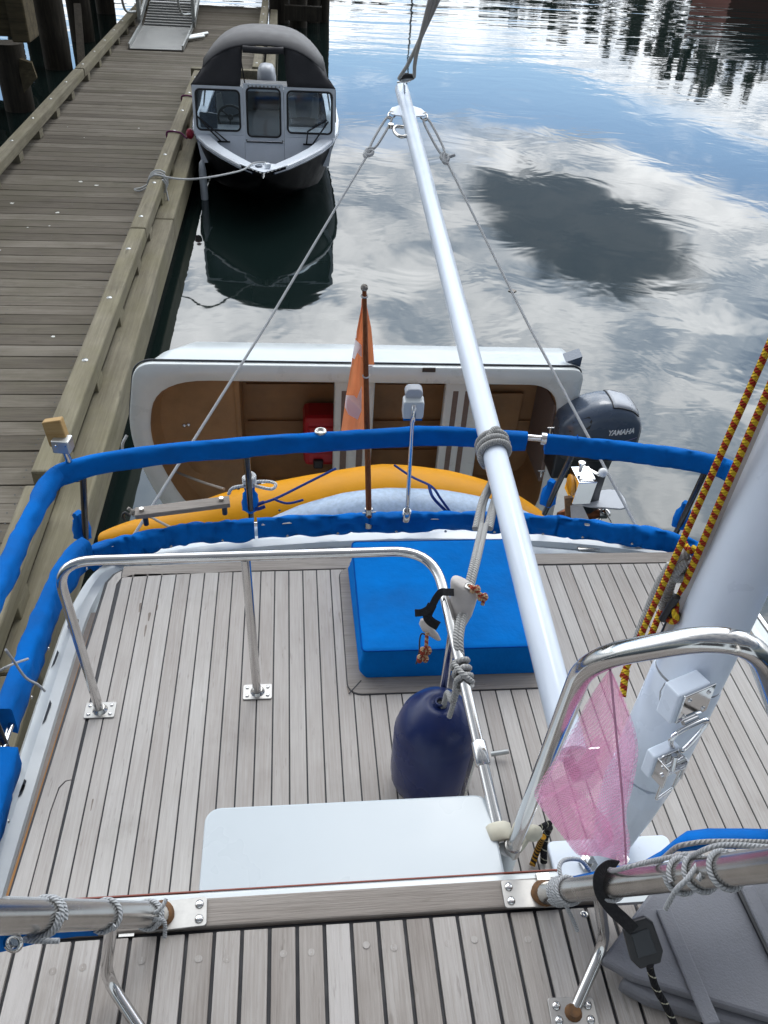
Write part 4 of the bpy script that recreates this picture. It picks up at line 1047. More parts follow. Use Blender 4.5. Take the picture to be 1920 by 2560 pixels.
cover('rail_cover', ste_r, .044, .062, 'short blue canvas sleeve on the upper stern rail in front of the outboard', G_UP, wr=.0055)
cover('rail_cover', stb_u, .05, .066, 'blue canvas sleeve end on the upper rail behind the striped ropes', G_UP)
MB().tube([V((.966, 2.662, upz)), V((.985, 2.658, upz))], .024, 14).build('rail_joint', M['steel'], yt)
q = az(c(3, 1385, 652), 2.452); MB().lathe([(.022, 0), (.024, .012), (.016, .014), (.015, .004), (.001, .004)], (q.x, q.y-.0, 2.442), n=16).build('rail_cap', M['steel_dull'], yt)
lo_st = [p for p in lop if p.y > 2.3]
seg = [(-.80, -.165, 'blue canvas sleeve on the lower stern rail behind the small teak plank'), (-.155, .315, 'blue canvas sleeve on the lower stern rail left of the flagstaff'),
       (.30, 1.12, 'blue canvas sleeve on the lower stern rail between flagstaff and white pole'), (1.10, 1.68, 'wrinkled blue canvas sleeve on the lower stern rail right of the white pole')]
for a, e, lb in seg:
    cover('rail_cover', cut(lo_st, lambda p: a <= p.x <= e), .050, .066, lb, G_LO, wr=.013, top=.024)
po = [p for p in lop if p.x < -.70]
cover('rail_cover', [p+V((-.01, 0, .06)) for p in cut(po, lambda p: 1.70 < p.y < 2.50)], .06, .11, 'wide blue canvas flap on the lower rail beside the dock, far piece', G_LO, wr=.0045, top=.014, flare=.9)
cover('rail_cover', [p+V((.018, 0, .02)) for p in cut(po, lambda p: p.y < 1.60)], .075, .10, 'wide blue canvas flap on the lower rail beside the dock, near piece', G_LO, wr=.0045, top=.014, flare=.9)
# gathered necks of canvas round the stanchion feet
for (b2, t2), lb in zip(stan, ('gathered blue canvas neck round the stanchion at the dock side corner', 'gathered blue canvas neck round the stanchion beside the teak plank', 'gathered blue canvas neck round the stanchion before the outboard', 'gathered blue canvas neck round the stanchion left of the striped ropes')):
    rings = []
    for z, r_ in ((1.955, .034), (1.99, .034), (2.03, .030), (2.05, .018), (2.07, .020), (2.078, .015)):
        rings.append([(b2.x+(r_+.005*math.sin(5*a+z*50))*math.cos(a), b2.y-.004+(r_+.005*math.cos(4*a))*math.sin(a), z) for a in [2*math.pi*j/18 for j in range(18)]])
    tag(MB().loft(rings).build('canvas_neck', M['canvas_blue']), lb, 'canvas neck')

# ------------------------------------------------------------------ things on the stern rail
fs0, fs1 = V((.305, 2.675, 2.03)), V((.270, 2.95, 2.905))
t = empty('flagstaff', fs0, 'varnished wooden flagstaff with ball top on the stern rail', 'flagstaff')
MB().tube([fs0, fs0.lerp(fs1, .5), fs1], [.0125, .0115, .0085], 16).build('staff', M['mahogany'], t)
MB().ball(fs1+(fs1-fs0)*.012, .0145).build('finial', M['rope_tan'], t)
MB().tube([fs0-V((0, 0, .05)), fs0+(fs1-fs0)*.045], .0165, 14).build('socket', M['steel_dull'], t)
MB().tube([fs0+V((-.028, 0, .025)), fs0+V((.028, 0, .03))], .003, 6).build('socket_pin', M['steel'], t)
def fy(y): # staff depth for a row of the flag survey
    tt = min(max((2050-y)/1950, 0), 1); return fs0.y+(fs1.y-fs0.y)*tt
def fq(x, y, dy=0.0): return ay(z8(x, y), fy(y)+dy)
fl = empty('flag', fq(300, 1400), 'faded orange and white flag with leaf shapes drooping on its staff', 'flag')
rows = []
for yv, xl, xr in ((165, 300, 316), (240, 297, 318), (480, 251, 322), (760, 206, 326), (1030, 160, 330), (1180, 140, 332), (1320, 120, 334), (1450, 105, 336)):
    rows.append([fq(xl+(xr-xl)*k/10, yv, .016+.012*math.sin(k*1.0+yv*.004)*(k < 9)+.02*math.sin(math.pi*k/10)) for k in range(11)])
MB().grid(rows).build('fly', M['flag_orange'], fl)
rows = []
for yv, xl, xr in ((165, 322, 336), (260, 324, 352), (430, 326, 386), (600, 328, 402), (755, 330, 413)):
    rows.append([fq(xl+(xr-xl)*k/6, yv, .014+.010*math.sin(k*.9+yv*.006)) for k in range(7)])
MB().grid(rows).build('hoist', M['flag_orange'], fl)
def patch(pts, dy=-.004):
    b = MB(); P = [fq(x, y, .012+.020*math.sin(math.pi*min(1, max(0, (x-120-(1320-y)*.16)/ (200-(1320-y)*.13))))-.014) for x, y in pts]
    b.add(P, [tuple(range(len(P)))]); return b
patch([(243, 530), (300, 583), (301, 690), (262, 648), (236, 708), (216, 692), (209, 785), (207, 740)]).build('white_patch', M['flag_white'], fl)
patch([(300, 945), (257, 1057), (232, 1030), (160, 1026), (150, 1135), (182, 1200), (265, 1246), (298, 1165)]).build('white_patch', M['flag_white'], fl)
patch([(256, 462), (250, 480), (246, 520), (252, 520)]).build('white_patch', M['flag_white'], fl)
MB().slab([fq(346, 765, .012), fq(405, 765, .016), (fq(370, 800, .014)), fq(345, 812, .012)], (0, .001, 0)).build('white_patch', M['flag_white'], fl)
for yv in (140, 785):
    q = fs0.lerp(fs1, (2050-yv)/1950); MB().tube([q+V((.0125*math.cos(a), .0125*math.sin(a), .002*math.sin(a))) for a in [2*math.pi*j/16 for j in range(16)]], .003, 6, closed=True).build('tie', M['rope_white'], fl)

lb0 = V((.462, 2.665, 2.06)); lb1 = V((.452, 2.70, 2.565))
t = empty('stern_light', lb0, 'steel pole carrying a square white stern light', 'stern light')
MB().tube([lb0, lb1], .0085, 14).build('pole', M['chrome'], t)
MB().lathe([(.017, -.03), (.017, .028), (.013, .028), (.012, -.02), (.001, -.02)], lb0+V((-.004, -.012, .0)), (0, -.2, 1), 16).build('pole_socket', M['steel'], t)
MB().slab([(lb1.x+x, lb1.y-.02, lb1.z-.035+y) for x, y in rrect(-.040, -.022, .040, .052, .01)], (0, .035, .012)).build('housing', M['gelcoat'], t, bevel=.003)
MB().slab([(lb1.x+x, lb1.y+.0, lb1.z+.018+y) for x, y in rrect(-.034, 0, .034, .042, .02)], (0, .03, .01)).build('lens', M['motor_pale'], t, bevel=.004)
MB().box((lb1.x-.036, lb1.y-.022, lb1.z-.062), (lb1.x+.036, lb1.y+.01, lb1.z-.0575)).build('base_strip', M['canvas_blue'], t)
MB().tube([lb1+V((0, -.028, -.06)), lb1+V((0, -.03, -.005)), lb1+V((0, -.02, .0))], .0095, 12).build('bracket', M['chrome'], t)

bk = V((-.80, 2.50, 2.44))
t = empty('bracket_post', bk, 'wooden block in a white metal clamp on the dock side corner of the rail', 'bracket')
MB().tube([bk+V((.01, 0, -.01)), bk+V((0, 0, .06))], .012, 10).build('stem', M['steel'], t)
MB().obox(bk+V((-.03, -.0, .085)), bk+V((.03, -.008, .085)), .05, .05).build('clamp', M['galvanised'], t, bevel=.004)
MB().obox(bk+V((-.012, .012, .075)), bk+V((-.028, .030, .165)), .066, .04, (0, 1, 0)).build('block', M['pine_block'], t, bevel=.005)
for i in (-.016, .016): MB().lathe([(.004, 0), (.003, .003)], bk+V((i, -.03, .095)), (0, -1, 0), 8).build('bolt', M['steel'], t)

t = empty('outboard_pad', (-.45, 2.665, 2.08), 'silvery teak plank bolted across the lower stern rail', 'plank')
MB().obox((-.632, 2.655, 2.085), (-.262, 2.70, 2.105), .055, .022).build('plank', M['teak_cross'], t, bevel=.004)
for x, y, z in ((-.605, 2.655, 2.098), (-.295, 2.697, 2.114)):
    MB().lathe([(.010, 0), (.010, .014), (.001, .0145)], (x, y, z), n=6, smooth=False).build('bolt', M['steel_dull'], t)
    MB().tube([(x+.01, y, z-.012), (x+.01, y, z-.07)], .011, 8).build('post', M['motor_dark'], t)

# ------------------------------------------------------------------ kayaks
def kayak(name, pts, mt, label):
    # pts: (x, y, z of top, half height, half depth)
    P = cr([V((x, y, zt-hh)) for x, y, zt, hh, hd in pts], 6); n = len(pts)-1
    rings = []
    for i, p in enumerate(P):
        f = i/6; k = min(int(f), n-1); t = f-k
        hh = pts[k][3]*(1-t)+pts[k+1][3]*t; hd = pts[k][4]*(1-t)+pts[k+1][4]*t
        ring = []
        for j in range(20):
            a = 2*math.pi*j/20
            ring.append(p+V((0, hd*math.cos(a)*(1.0 if math.cos(a) > 0 else .9), hh*math.copysign(abs(math.sin(a))**.85, math.sin(a)))))
        rings.append(ring)
    t = empty(name, P[len(P)//2], label, 'kayak')
    MB().loft(rings).build('hull', M[mt], t); return t
ky = kayak('kayak', [(-.985, 3.3, 1.427, .02, .02), (-.95, 3.3, 1.452, .05, .05), (-.80, 3.3, 1.507, .085, .09), (-.55, 3.3, 1.575, .12, .13), (-.31, 3.3, 1.662, .145, .16), (.05, 3.3, 1.740, .17, .19), (.44, 3.3, 1.807, .185, .20), (.78, 3.3, 1.767, .17, .19), (1.05, 3.3, 1.682, .13, .15), (1.25, 3.3, 1.562, .09, .1), (1.38, 3.3, 1.452, .05, .05), (1.42, 3.3, 1.402, .02, .02)], 'kayak_yellow', 'yellow orange kayak lashed on its side behind the stern rail')
for p in (c(3, 1030, 900), c(3, 775, 973)):
    q = ay(p, 3.17); MB().lathe([(.008, 0), (.007, .006), (.001, .008)], q, (0, -1, .6), 8).build('deck_stud', M['motor_dark'], ky)
MB().tube(cr([ay(c(3, p, q), 3.22) for p, q in ((560, 1020), (540, 1005), (530, 1020), (540, 1035))], 4), .007, 6).build('carry_toggle', M['black_plastic'], ky)
kb_ = kayak('kayak', [(-.22, 2.97, 1.705, .02, .02), (-.16, 2.97, 1.755, .05, .04), (.02, 2.97, 1.840, .10, .10), (.22, 2.97, 1.900, .13, .13), (.42, 2.97, 1.925, .145, .14), (.68, 2.97, 1.910, .14, .14), (.90, 2.97, 1.860, .12, .13), (1.08, 2.97, 1.795, .09, .10), (1.22, 2.97, 1.715, .04, .04), (1.26, 2.97, 1.685, .02, .02)], 'kayak_blue', 'pale speckled blue kayak lashed nearest the stern rail')
q = ay(c(3, 1208, 995), 2.86); MB().lathe([(.006, 0), (.005, .005), (.001, .006)], q, (0, -1, .6), 8).build('deck_stud', M['motor_dark'], kb_)
for x in (-.15, .95): MB().box((x-.02, 2.72, 1.40), (x+.02, 3.5, 1.44)).box((x-.02, 3.46, 1.44), (x+.02, 3.5, 1.62)).build('kayak_bracket', M['steel_dull'], yt)
b_ = MB(); P = [(c(3, 1085, 985), 2.84), (c(3, 1130, 965), 2.90), (c(3, 1200, 940), 2.98), (c(3, 1330, 875), 3.10), (c(3, 1450, 815), 3.20)]
b_.tube(cr([ay(*p) for p in P], 6), .006, 8).tube(cr([ay(*p) for p in ((c(3, 1180, 945), 2.95), (c(3, 1240, 965), 2.93), (c(3, 1310, 950), 2.95))], 5), .0055, 8)
b_.tube(cr([ay(*p) for p in ((c(3, 1140, 960), 2.85), (c(3, 1105, 975), 2.83), (c(3, 1110, 990), 2.82), (c(3, 1145, 978), 2.83))], 5), .008, 8)
tag(b_.build('tie_rope', M['rope_blue']), 'blue cord tying the yellow kayak to the rail near the teak plank', 'cord')
P = [(c(4, 45, 800), 3.16), (c(4, 120, 850), 3.06), (c(4, 205, 892), 2.86), (c(4, 245, 945), 2.80), (c(4, 285, 1000), 2.78)]
b_ = MB().tube(cr([ay(*p) for p in P], 6), .0055, 8)
b_.tube(cr([ay(*p) for p in ((c(4, 195, 890), 2.86), (c(4, 212, 940), 2.80), (c(4, 270, 1000), 2.78))], 5), .007, 8)
tag(b_.build('tie_rope', M['rope_blue']), 'doubled blue cord across both kayaks near the white pole', 'cord')
b_ = MB().tube(cr([V(p) for p in coil((stan[1][0].x, stan[1][0].y, 2.075), (stan[1][0].x, stan[1][0].y, 2.125), .022, 3.2)], 1), .009, 8)
b_.tube(cr([stan[1][0]+V(p) for p in ((.02, -.02, .18), (.09, -.02, .16), (.11, .0, .17), (.08, .02, .17), (.02, .02, .17))], 5), .007, 8)
b_.tube(cr([stan[1][0]+V(p) for p in ((-.02, -.02, .18), (-.07, -.01, .16), (-.09, .0, .12))], 5), .007, 8)
tag(b_.build('lashing', M['rope_white']), 'white lashing wound round the stanchion foot beside the kayaks', 'rope')
b_ = MB().tube(cr([ay(c(3, x, y), 3.18) for x, y in ((552, 985), (585, 1005), (640, 1020), (660, 1025))], 5), .008, 8).tube(cr([ay(c(3, x, y), 3.16) for x, y in ((565, 1012), (580, 995), (590, 1010), (572, 1015))], 4), .008, 8)
b_.tube(cr([ay(c(3, x, y), y2) for x, y, y2 in ((655, 1025, 3.16), (700, 1050, 2.9), (770, 1085, 2.75))], 5), .006, 8)
tag(b_.build('bow_tether', M['rope_tan']), 'tan tether knotted at the yellow kayak tip', 'rope')

# ------------------------------------------------------------------ dinghy stowed on its side
dg = empty('dinghy', (.4, 4.1, .6), 'white dinghy with tan interior tipped on its side astern', 'dinghy')
def outline(off, bow):  # closed outline in x,z ; off shrinks, bow = corner radius
    pts = [V((-.83-.0+off*.9, 0, 2.02-off)), V((1.62-off, 0, 1.995-off)), V((1.63-off, 0, .80+off)), V((-.68+off*.9, 0, .80+off)), V((-.93+off, 0, 1.50))]
    n = len(pts); out = []
    rad = [bow, bow*.7, bow*.7, bow, .6]
    for i in range(n):
        p, a, e = pts[i], pts[i-1], pts[(i+1) % n]
        r_ = rad[i]; d0, d1 = (a-p), (e-p)
        p0 = p+d0.normalized()*min(r_, d0.length*.45); p1 = p+d1.normalized()*min(r_, d1.length*.45)
        for j in range(9):
            t_ = j/8; out.append(p0*(1-t_)**2+p*2*t_*(1-t_)+p1*t_*t_)
    return out
def at_y(o, y, sx=1.0, sz=1.0, cx=1.62, cz=1.41): return [V((cx+(p.x-cx)*sx, y, cz+(p.z-cz)*sz)) for p in o]
O0, O1 = outline(0, .10), outline(.095, .30)
DY = 4.0
hullr = [at_y(O0, DY+.035), at_y(O0, DY+.06, .985, .985), at_y(O0, DY+.17, .96, .99), at_y(O0, DY+.34, .91, .93), at_y(O0, DY+.50, .82, .78), at_y(O0, DY+.56, .70, .5)]
dh = MB().loft(hullr, caps=False).add(hullr[-1], [tuple(range(len(hullr[-1])))]).build('hull', M['gelcoat'], dg)
MB().loft([at_y(O0, DY+.034), at_y(O0, DY+.008, 1.002, 1.002), at_y(O0, DY-.004), at_y(O1, DY-.002), at_y(outline(.105, .30), DY+.02)], caps=False).build('gunwale', M['dinghy_white'], dg)
MB().tube([p+V((0, 0, .004)) for p in at_y(O0, DY+.036, 1.003, 1.003)], .0055, 6, closed=True).build('rub_strip', M['motor_dark'], dg)
Oi = outline(.105, .30)
MB().loft([at_y(Oi, DY+.02), at_y(Oi, DY+.10, .985, .985), at_y(Oi, DY+.30, .95, .93), at_y(Oi, DY+.42, .92, .86)], caps=False).build('liner', M['liner_tan'], dg)
MB().slab([p for p in at_y(Oi, DY+.415, .925, .865)], (0, .01, 0)).build('liner_floor', M['liner_tan'], dg)
# bow locker panel
bl_ = [p for p in at_y(Oi, DY+.115, .985, .985) if p.x < -.30]
bl_ = sorted(bl_, key=lambda p: math.atan2(p.z-1.4, p.x+.3))
pos_ = [p for p in bl_ if p.z >= 1.4]; neg_ = [p for p in bl_ if p.z < 1.4]
poly = sorted(pos_, key=lambda p: -p.z+0*p.x)
poly = [V((-.32, DY+.13, 1.90))]+sorted(pos_, key=lambda p: math.atan2(p.z-1.4, p.x+.3))+sorted(neg_, key=lambda p: math.atan2(p.z-1.4, p.x+.3)+0)+[V((-.32, DY+.13, .93))]
MB().slab(poly, (0, .012, 0)).build('bow_locker', M['liner_tan'], dg)
MB().box((-.335, DY+.12, .95), (-.30, DY+.41, 1.885)).build('locker_wall', M['liner_tan'], dg, bevel=.01)
for x, z in ((-.625, 1.565), (-.60, 1.57)): MB().lathe([(.012, 0), (.010, .008), (.001, .01)], (x, DY+.112, z), (0, -1, .2), 10).build('drain_fitting', M['chrome'], dg)
# rounded moulding in the bow
MB().ball((-.52, DY+.17, 1.36), .2, 18, (1.0, .35, 1.25)).build('bow_moulding', M['liner_tan'], dg)
for x0, x1, dep in ((.23, .46, .10), (.865, 1.10, .10)):
    th = MB().box((x0, DY+dep, .92), (x1, DY+dep+.05, 1.895)).build('thwart', M['dinghy_white'], dg, bevel=.012)
    w = x1-x0
    for k in ((.18, .34), (.60, .76)) if x0 < .5 else ((.20, .33), (.50, .63)):
        MB().box((x0+w*k[0], DY+dep-.004, .98), (x0+w*k[1], DY+dep+.002, 1.80)).build('tread_strip', M['tread_brown'], th)
for z in (1.66, 1.40, 1.18): MB().box((-.28, DY+.395, z), (1.5, DY+.408, z+.012)).build('floor_ridge', M['liner_tan'], dg)
for z0, z1 in ((1.30, 1.62),): MB().box((1.16, DY+.38, z0), (1.42, DY+.40, z1)).build('floor_panel', M['liner_tan'], dg, bevel=.008)
MB().box((1.50, DY+.03, 1.2), (1.56, DY+.40, 1.75)).build('motor_pad', M['tread_brown'], dg, bevel=.006)
q = ay(c(4, 194, 387), DY-.004); MB().box((q.x-.036, DY-.010, q.z-.013), (q.x+.036, DY-.003, q.z+.013)).build('maker_plate', M['motor_dark'], dg)
q = ay(c(4, 830, 355), DY+.05); MB().slab([q+V((-.06, 0, -.0)), q+V((.03, 0, .035)), q+V((.03, 0, -.03))], (0, .08, .01)).build('stern_fin', M['motor_grey'], dg)
MB().tube(cr([ay(c(3, x, y), DY+yy) for x, y, yy in ((740, 820, .10), (800, 845, .06), (900, 880, -.2), (970, 903, -.6))], 5), .007, 8)
b_ = MB().tube(cr([ay(c(3, x, y), DY+yy) for x, y, yy in ((740, 820, .12), (800, 845, .0), (880, 875, -.3), (968, 903, -.55))], 5), .0075, 8)
tag(b_.build('painter', M['rope_tan']), 'pale painter running from the dinghy bow to the yellow kayak', 'rope')
b_ = MB().tube(cr([(-.93, DY+.02, 1.56), (-.955, DY-.01, 1.52), (-.955, DY-.02, 1.47), (-.92, DY-.02, 1.44), (-.89, DY, 1.42)], 5), .008, 8)
tag(b_.build('rope_loop', M['rope_white']), 'white rope loop on the outside of the dinghy bow', 'rope')
f0_ = ay(c(3, 1310, 600), DY+.18); f1_ = ay(c(3, 1480, 810), DY+.18)
t = empty('fuel_tank', (f0_.x, DY+.3, f1_.z), 'red plastic fuel tank strapped inside the dinghy', 'fuel tank')
MB().box((f0_.x, DY+.19, f1_.z), (f1_.x+.02, DY+.39, f0_.z)).build('body', M['tank_red'], t, bevel=.035)
MB().box((f0_.x+.06, DY+.165, f1_.z+.0), (f0_.x+.12, DY+.2, f1_.z+.06)).build('cap', M['black_plastic'], t, bevel=.01)
MB().box((f0_.x+.03, DY+.178, f1_.z+.1), (f1_.x-.02, DY+.2, f0_.z-.06)).build('raised_panel', M['tank_red'], t, bevel=.012)

# ------------------------------------------------------------------ outboard on the dinghy transom
om = empty('outboard_motor', (1.75, 3.9, 1.0), 'dark grey blue outboard motor on the tipped dinghy transom', 'outboard motor')
OY = 3.93
secs = [(1.500, 1.60, 1.720, .06), (1.518, 1.575, 1.757, .095), (1.572, 1.56, 1.803, .12), (1.644, 1.552, 1.843, .132), (1.725, 1.548, 1.866, .135), (1.806, 1.548, 1.869, .135), (1.887, 1.552, 1.849, .130), (1.937, 1.558, 1.808, .12), (1.964, 1.57, 1.752, .105), (1.972, 1.60, 1.706, .08)]
def rs_(x, z0, z1, hy, n=24):
    out = []; cz = (z0+z1)/2; hz = (z1-z0)/2
    for j in range(n):
        a = 2*math.pi*j/n; ca, sa = math.cos(a), math.sin(a)
        k = .42 if sa < 0 else .62
        out.append(V((x, OY+hy*math.copysign(abs(ca)**k, ca), cz+hz*math.copysign(abs(sa)**.6, sa))))
    return out
cw = MB().loft([rs_(*s) for s in secs]).build('cowl', M['motor_grey'], om)
MB().loft([rs_(x, 1.50, 1.575, hy) for x, hy in ((1.51, .07), (1.55, .11), (1.68, .138), (1.885, .136), (1.96, .11), (1.975, .085))]).build('lower_cowl', M['motor_dark'], om)
# top hatch and side intake
def oncowl(x, z, d=.002): # point on the near side of the cowl
    for a, e in zip(secs, secs[1:]):
        if a[0] <= x <= e[0]:
            t_ = (x-a[0])/(e[0]-a[0]); z0, z1, hy = [a[i]+(e[i]-a[i])*t_ for i in (1, 2, 3)]
            s_ = min(1, abs((z-(z0+z1)/2)/((z1-z0)/2))); sg = z > (z0+z1)/2
            sa = s_**(1/.6); ca = math.sqrt(max(0, 1-sa*sa)); return V((x, OY-hy*ca**(.62 if sg else .42)-d, z))
    return V((x, OY-.1, z))
def topcowl(x, y):
    for a, e in zip(secs, secs[1:]):
        if a[0] <= x <= e[0]:
            t_ = (x-a[0])/(e[0]-a[0]); z0, z1, hy = [a[i]+(e[i]-a[i])*t_ for i in (1, 2, 3)]
            ca = min(1, abs((y-OY)/hy))**(1/.62); return V((x, y, (z0+z1)/2+(z1-z0)/2*math.sqrt(max(0, 1-ca*ca))**.6+.002))
    return V((x, y, 1.8))
rows = [[topcowl(x, OY-.095+.19*j/8) for j in range(9)] for x in (1.77, 1.80, 1.84, 1.87, 1.90, 1.925)]
MB().grid(rows).build('pull_start_panel', M['motor_pale'], cw, solid=.003)
rim = [topcowl(1.77+.155*(i/6), OY-.097) for i in range(7)]+[topcowl(1.925, OY-.097+.19*i/5) for i in range(1, 6)]+[topcowl(1.925-.155*i/6, OY+.095) for i in range(1, 7)]+[topcowl(1.77, OY+.095-.19*i/5) for i in range(1, 5)]
MB().tube(rim, .004, 6, closed=True).build('panel_groove', M['black_plastic'], cw)
MB().slab([oncowl(x, z) for x, z in ((1.54, 1.70), (1.645, 1.735), (1.652, 1.785), (1.635, 1.805), (1.555, 1.76))], (0, .006, 0)).build('air_intake', M['black_plastic'], cw)
# lettering
fc = bpy.data.curves.new('lettering', 'FONT'); fc.body = 'YAMAHA'; fc.size = .048; fc.extrude = .0012; fc.offset = .0014; fc.shear = .12; fc.align_x = 'LEFT'; fc.space_character = 1.0
to = bpy.data.objects.new('tmp_text', fc); COL.objects.link(to)
dgp = bpy.context.evaluated_depsgraph_get(); me = bpy.data.meshes.new_from_object(to.evaluated_get(dgp)); bpy.data.objects.remove(to)
xs = [v.co.x for v in me.vertices]; wT = max(xs)-min(xs); x0 = min(xs)
LX0, LX1, LZ = 1.758, 1.912, 1.695
for v in me.vertices:
    fx_ = (v.co.x-x0)/wT; x = LX0+fx_*(LX1-LX0); z = LZ+v.co.y*1.0+fx_*.012
    q = oncowl(x, z, .0025); v.co = V((q.x, q.y-v.co.z, q.z))-wloc(cw)
lo = bpy.data.objects.new('lettering', me); COL.objects.link(lo); lo.parent = cw; me.materials.clear(); me.materials.append(M['decal_white'])
b_ = MB()
st_a = [(1.60+.34*i/14, 1.632+.040*(i/14)**2.2) for i in range(15)]
b_.grid([[oncowl(x, z-.006*(1-i/14)-.002, .0025) for i, (x, z) in enumerate(st_a)], [oncowl(x, z+.001, .0025) for x, z in st_a]]).build('stripe', M['decal_violet'], cw)
b_ = MB(); st_a = [(1.70+.12*i/8, 1.615-.001*i/8) for i in range(9)]
b_.grid([[oncowl(x, z-.0025, .0025) for x, z in st_a], [oncowl(x, z, .0025) for x, z in st_a]]).build('stripe', M['decal_white'], cw)
# leg, plates, propeller
lg = MB().loft([[V((1.77+dx_*w, OY+dy_*d, z)) for dx_, dy_ in ((-1, 0), (-.6, -.8), (.2, -1), (1, -.3), (1, .3), (.2, 1), (-.6, .8))] for z, w, d in ((1.51, .12, .07), (1.35, .10, .055), (1.2, .095, .045), (1.12, .10, .04))], smooth=True).build('leg', M['motor_dark'], om)
MB().slab([(1.70, OY-.04, 1.125), (1.80, OY-.075, 1.125), (1.98, OY-.10, 1.125), (2.03, OY-.085, 1.125), (2.04, OY, 1.125), (2.03, OY+.085, 1.125), (1.98, OY+.10, 1.125), (1.80, OY+.075, 1.125), (1.70, OY+.04, 1.125)], (0, 0, .012)).build('anti_ventilation_plate', M['motor_pale'], om, bevel=.004)
MB().loft([[V((1.79+dx_*w, OY+dy_*d, z)) for dx_, dy_ in ((-1, 0), (-.4, -1), (.4, -1), (1, 0), (.4, 1), (-.4, 1))] for z, w, d in ((1.124, .10, .035), (1.02, .09, .03), (.90, .07, .012), (.80, .05, .008))]).build('skeg', M['motor_dark'], om)
MB().lathe([(.012, -.17), (.035, -.12), (.042, 0), (.038, .06), (.026, .10)], (1.80, OY, 1.02), (1, 0, 0), 18).build('gearcase', M['copper_brown'], om)
pw = MB().lathe([(.032, 0), (.034, .05), (.018, .075), (.001, .08)], (1.895, OY, 1.02), (1, 0, 0), 16).build('propeller', M['steel'], om)
for k in range(3):
    a = 2*math.pi*k/3+.5; b_ = MB(); rows = []
    for r_ in (.03, .06, .09, .112):
        rows.append([V((1.92+.022*s_, OY+r_*math.cos(a+s_*.42), 1.02+r_*math.sin(a+s_*.42))) for s_ in (-1.0, -.5, 0, .5, 1.0)])
    b_.grid(rows).build('blade', M['steel' if k else 'copper_brown'], pw, solid=.004)
MB().box((1.50, OY-.09, 1.36), (1.66, OY+.09, 1.53)).build('clamp_bracket', M['motor_dark'], om, bevel=.012)
MB().tube([(1.56, OY-.12, 1.60), (1.47, OY-.13, 1.64), (1.40, OY-.12, 1.66)], [.016, .014, .012], 10).build('tiller', M['black_plastic'], om)
for p, l in ((c(4, 720, 640), .05), (c(4, 680, 825), .04)):
    q = ay(p, OY-.13); MB().tube([q, q+V((.004, 0, -l))], .007, 8).tube([q+V((-.02, 0, -.0)), q+V((.02, 0, 0))], .006, 8).build('clamp_screw', M['steel'], om)

# ------------------------------------------------------------------ steel hoist box on the stern
def pk(x, y, Y): return ay(z4(x, y), Y)
FL, FR, FB, BL = pk(490, 1370, 2.90), pk(745, 1362, 2.90), pk(390, 1668, 2.93), pk(372, 1140, 3.02)
t = empty('hoist_box', FB, 'polished steel box with amber reflector and white knobbed lever', 'hoist')
e1, e2, e3 = FR-FL, FB-FL, BL-FL
vs = [FL, FR, FR+e3, FL+e3]; vs += [v+e2 for v in vs]
MB().add(vs, [(0, 1, 2, 3), (7, 6, 5, 4), (0, 4, 5, 1), (1, 5, 6, 2), (2, 6, 7, 3), (3, 7, 4, 0)]).build('box', M['chrome'], t, bevel=.003)
rc = FL+e3*.52+e2*.48; en_ = e2.cross(e3).normalized()
if en_.x > 0: en_ = -en_
MB().lathe([(.052, 0), (.050, .006), (.001, .007)], rc+en_*.001, en_, 8).build('reflector', M['amber'], t)
pv = pk(500, 1195, 2.97)
MB().tube([pv-V((0, 0, .005)), pv+V((0, 0, .035))], .008, 10).lathe([(.016, 0), (.016, .01)], pv+V((0, 0, .035)), n=14).build('pivot', M['steel'], t)
le = pk(770, 1262, 2.93)
MB().obox(pv+V((0, 0, .028)), le, .016, .005).build('lever', M['steel'], t)
MB().ball(pk(815, 1225, 2.93), .0215, 18).build('knob', M['knob_white'], t)
a0 = pk(330, 1560, 2.98)
MB().obox(a0, pk(345, 1900, 2.98), .03, .02, (0, 1, 0)).build('rusty_arm', M['rust'], t)
MB().slab([pk(365, 1680, 2.97), pk(530, 1680, 2.97), pk(625, 1875, 2.95), pk(380, 1900, 2.95)], (0, .006, 0)).build('mount_plate', M['bag_beige'], t)
# ================================================================== RIGGING AND LOOSE GEAR
def path_px(lst): return [ad(p, d) for p, d in lst]
def boom_at(row):
    return min((BT.lerp(BN, i/600) for i in range(601)), key=lambda p: abs(scr_y(p)-row))
def scr_y(p): q = V(p)-EYE; return CY-FPX*q.dot(CU)/q.dot(CF)
def dep(p): return (V(p)-EYE).dot(CF)
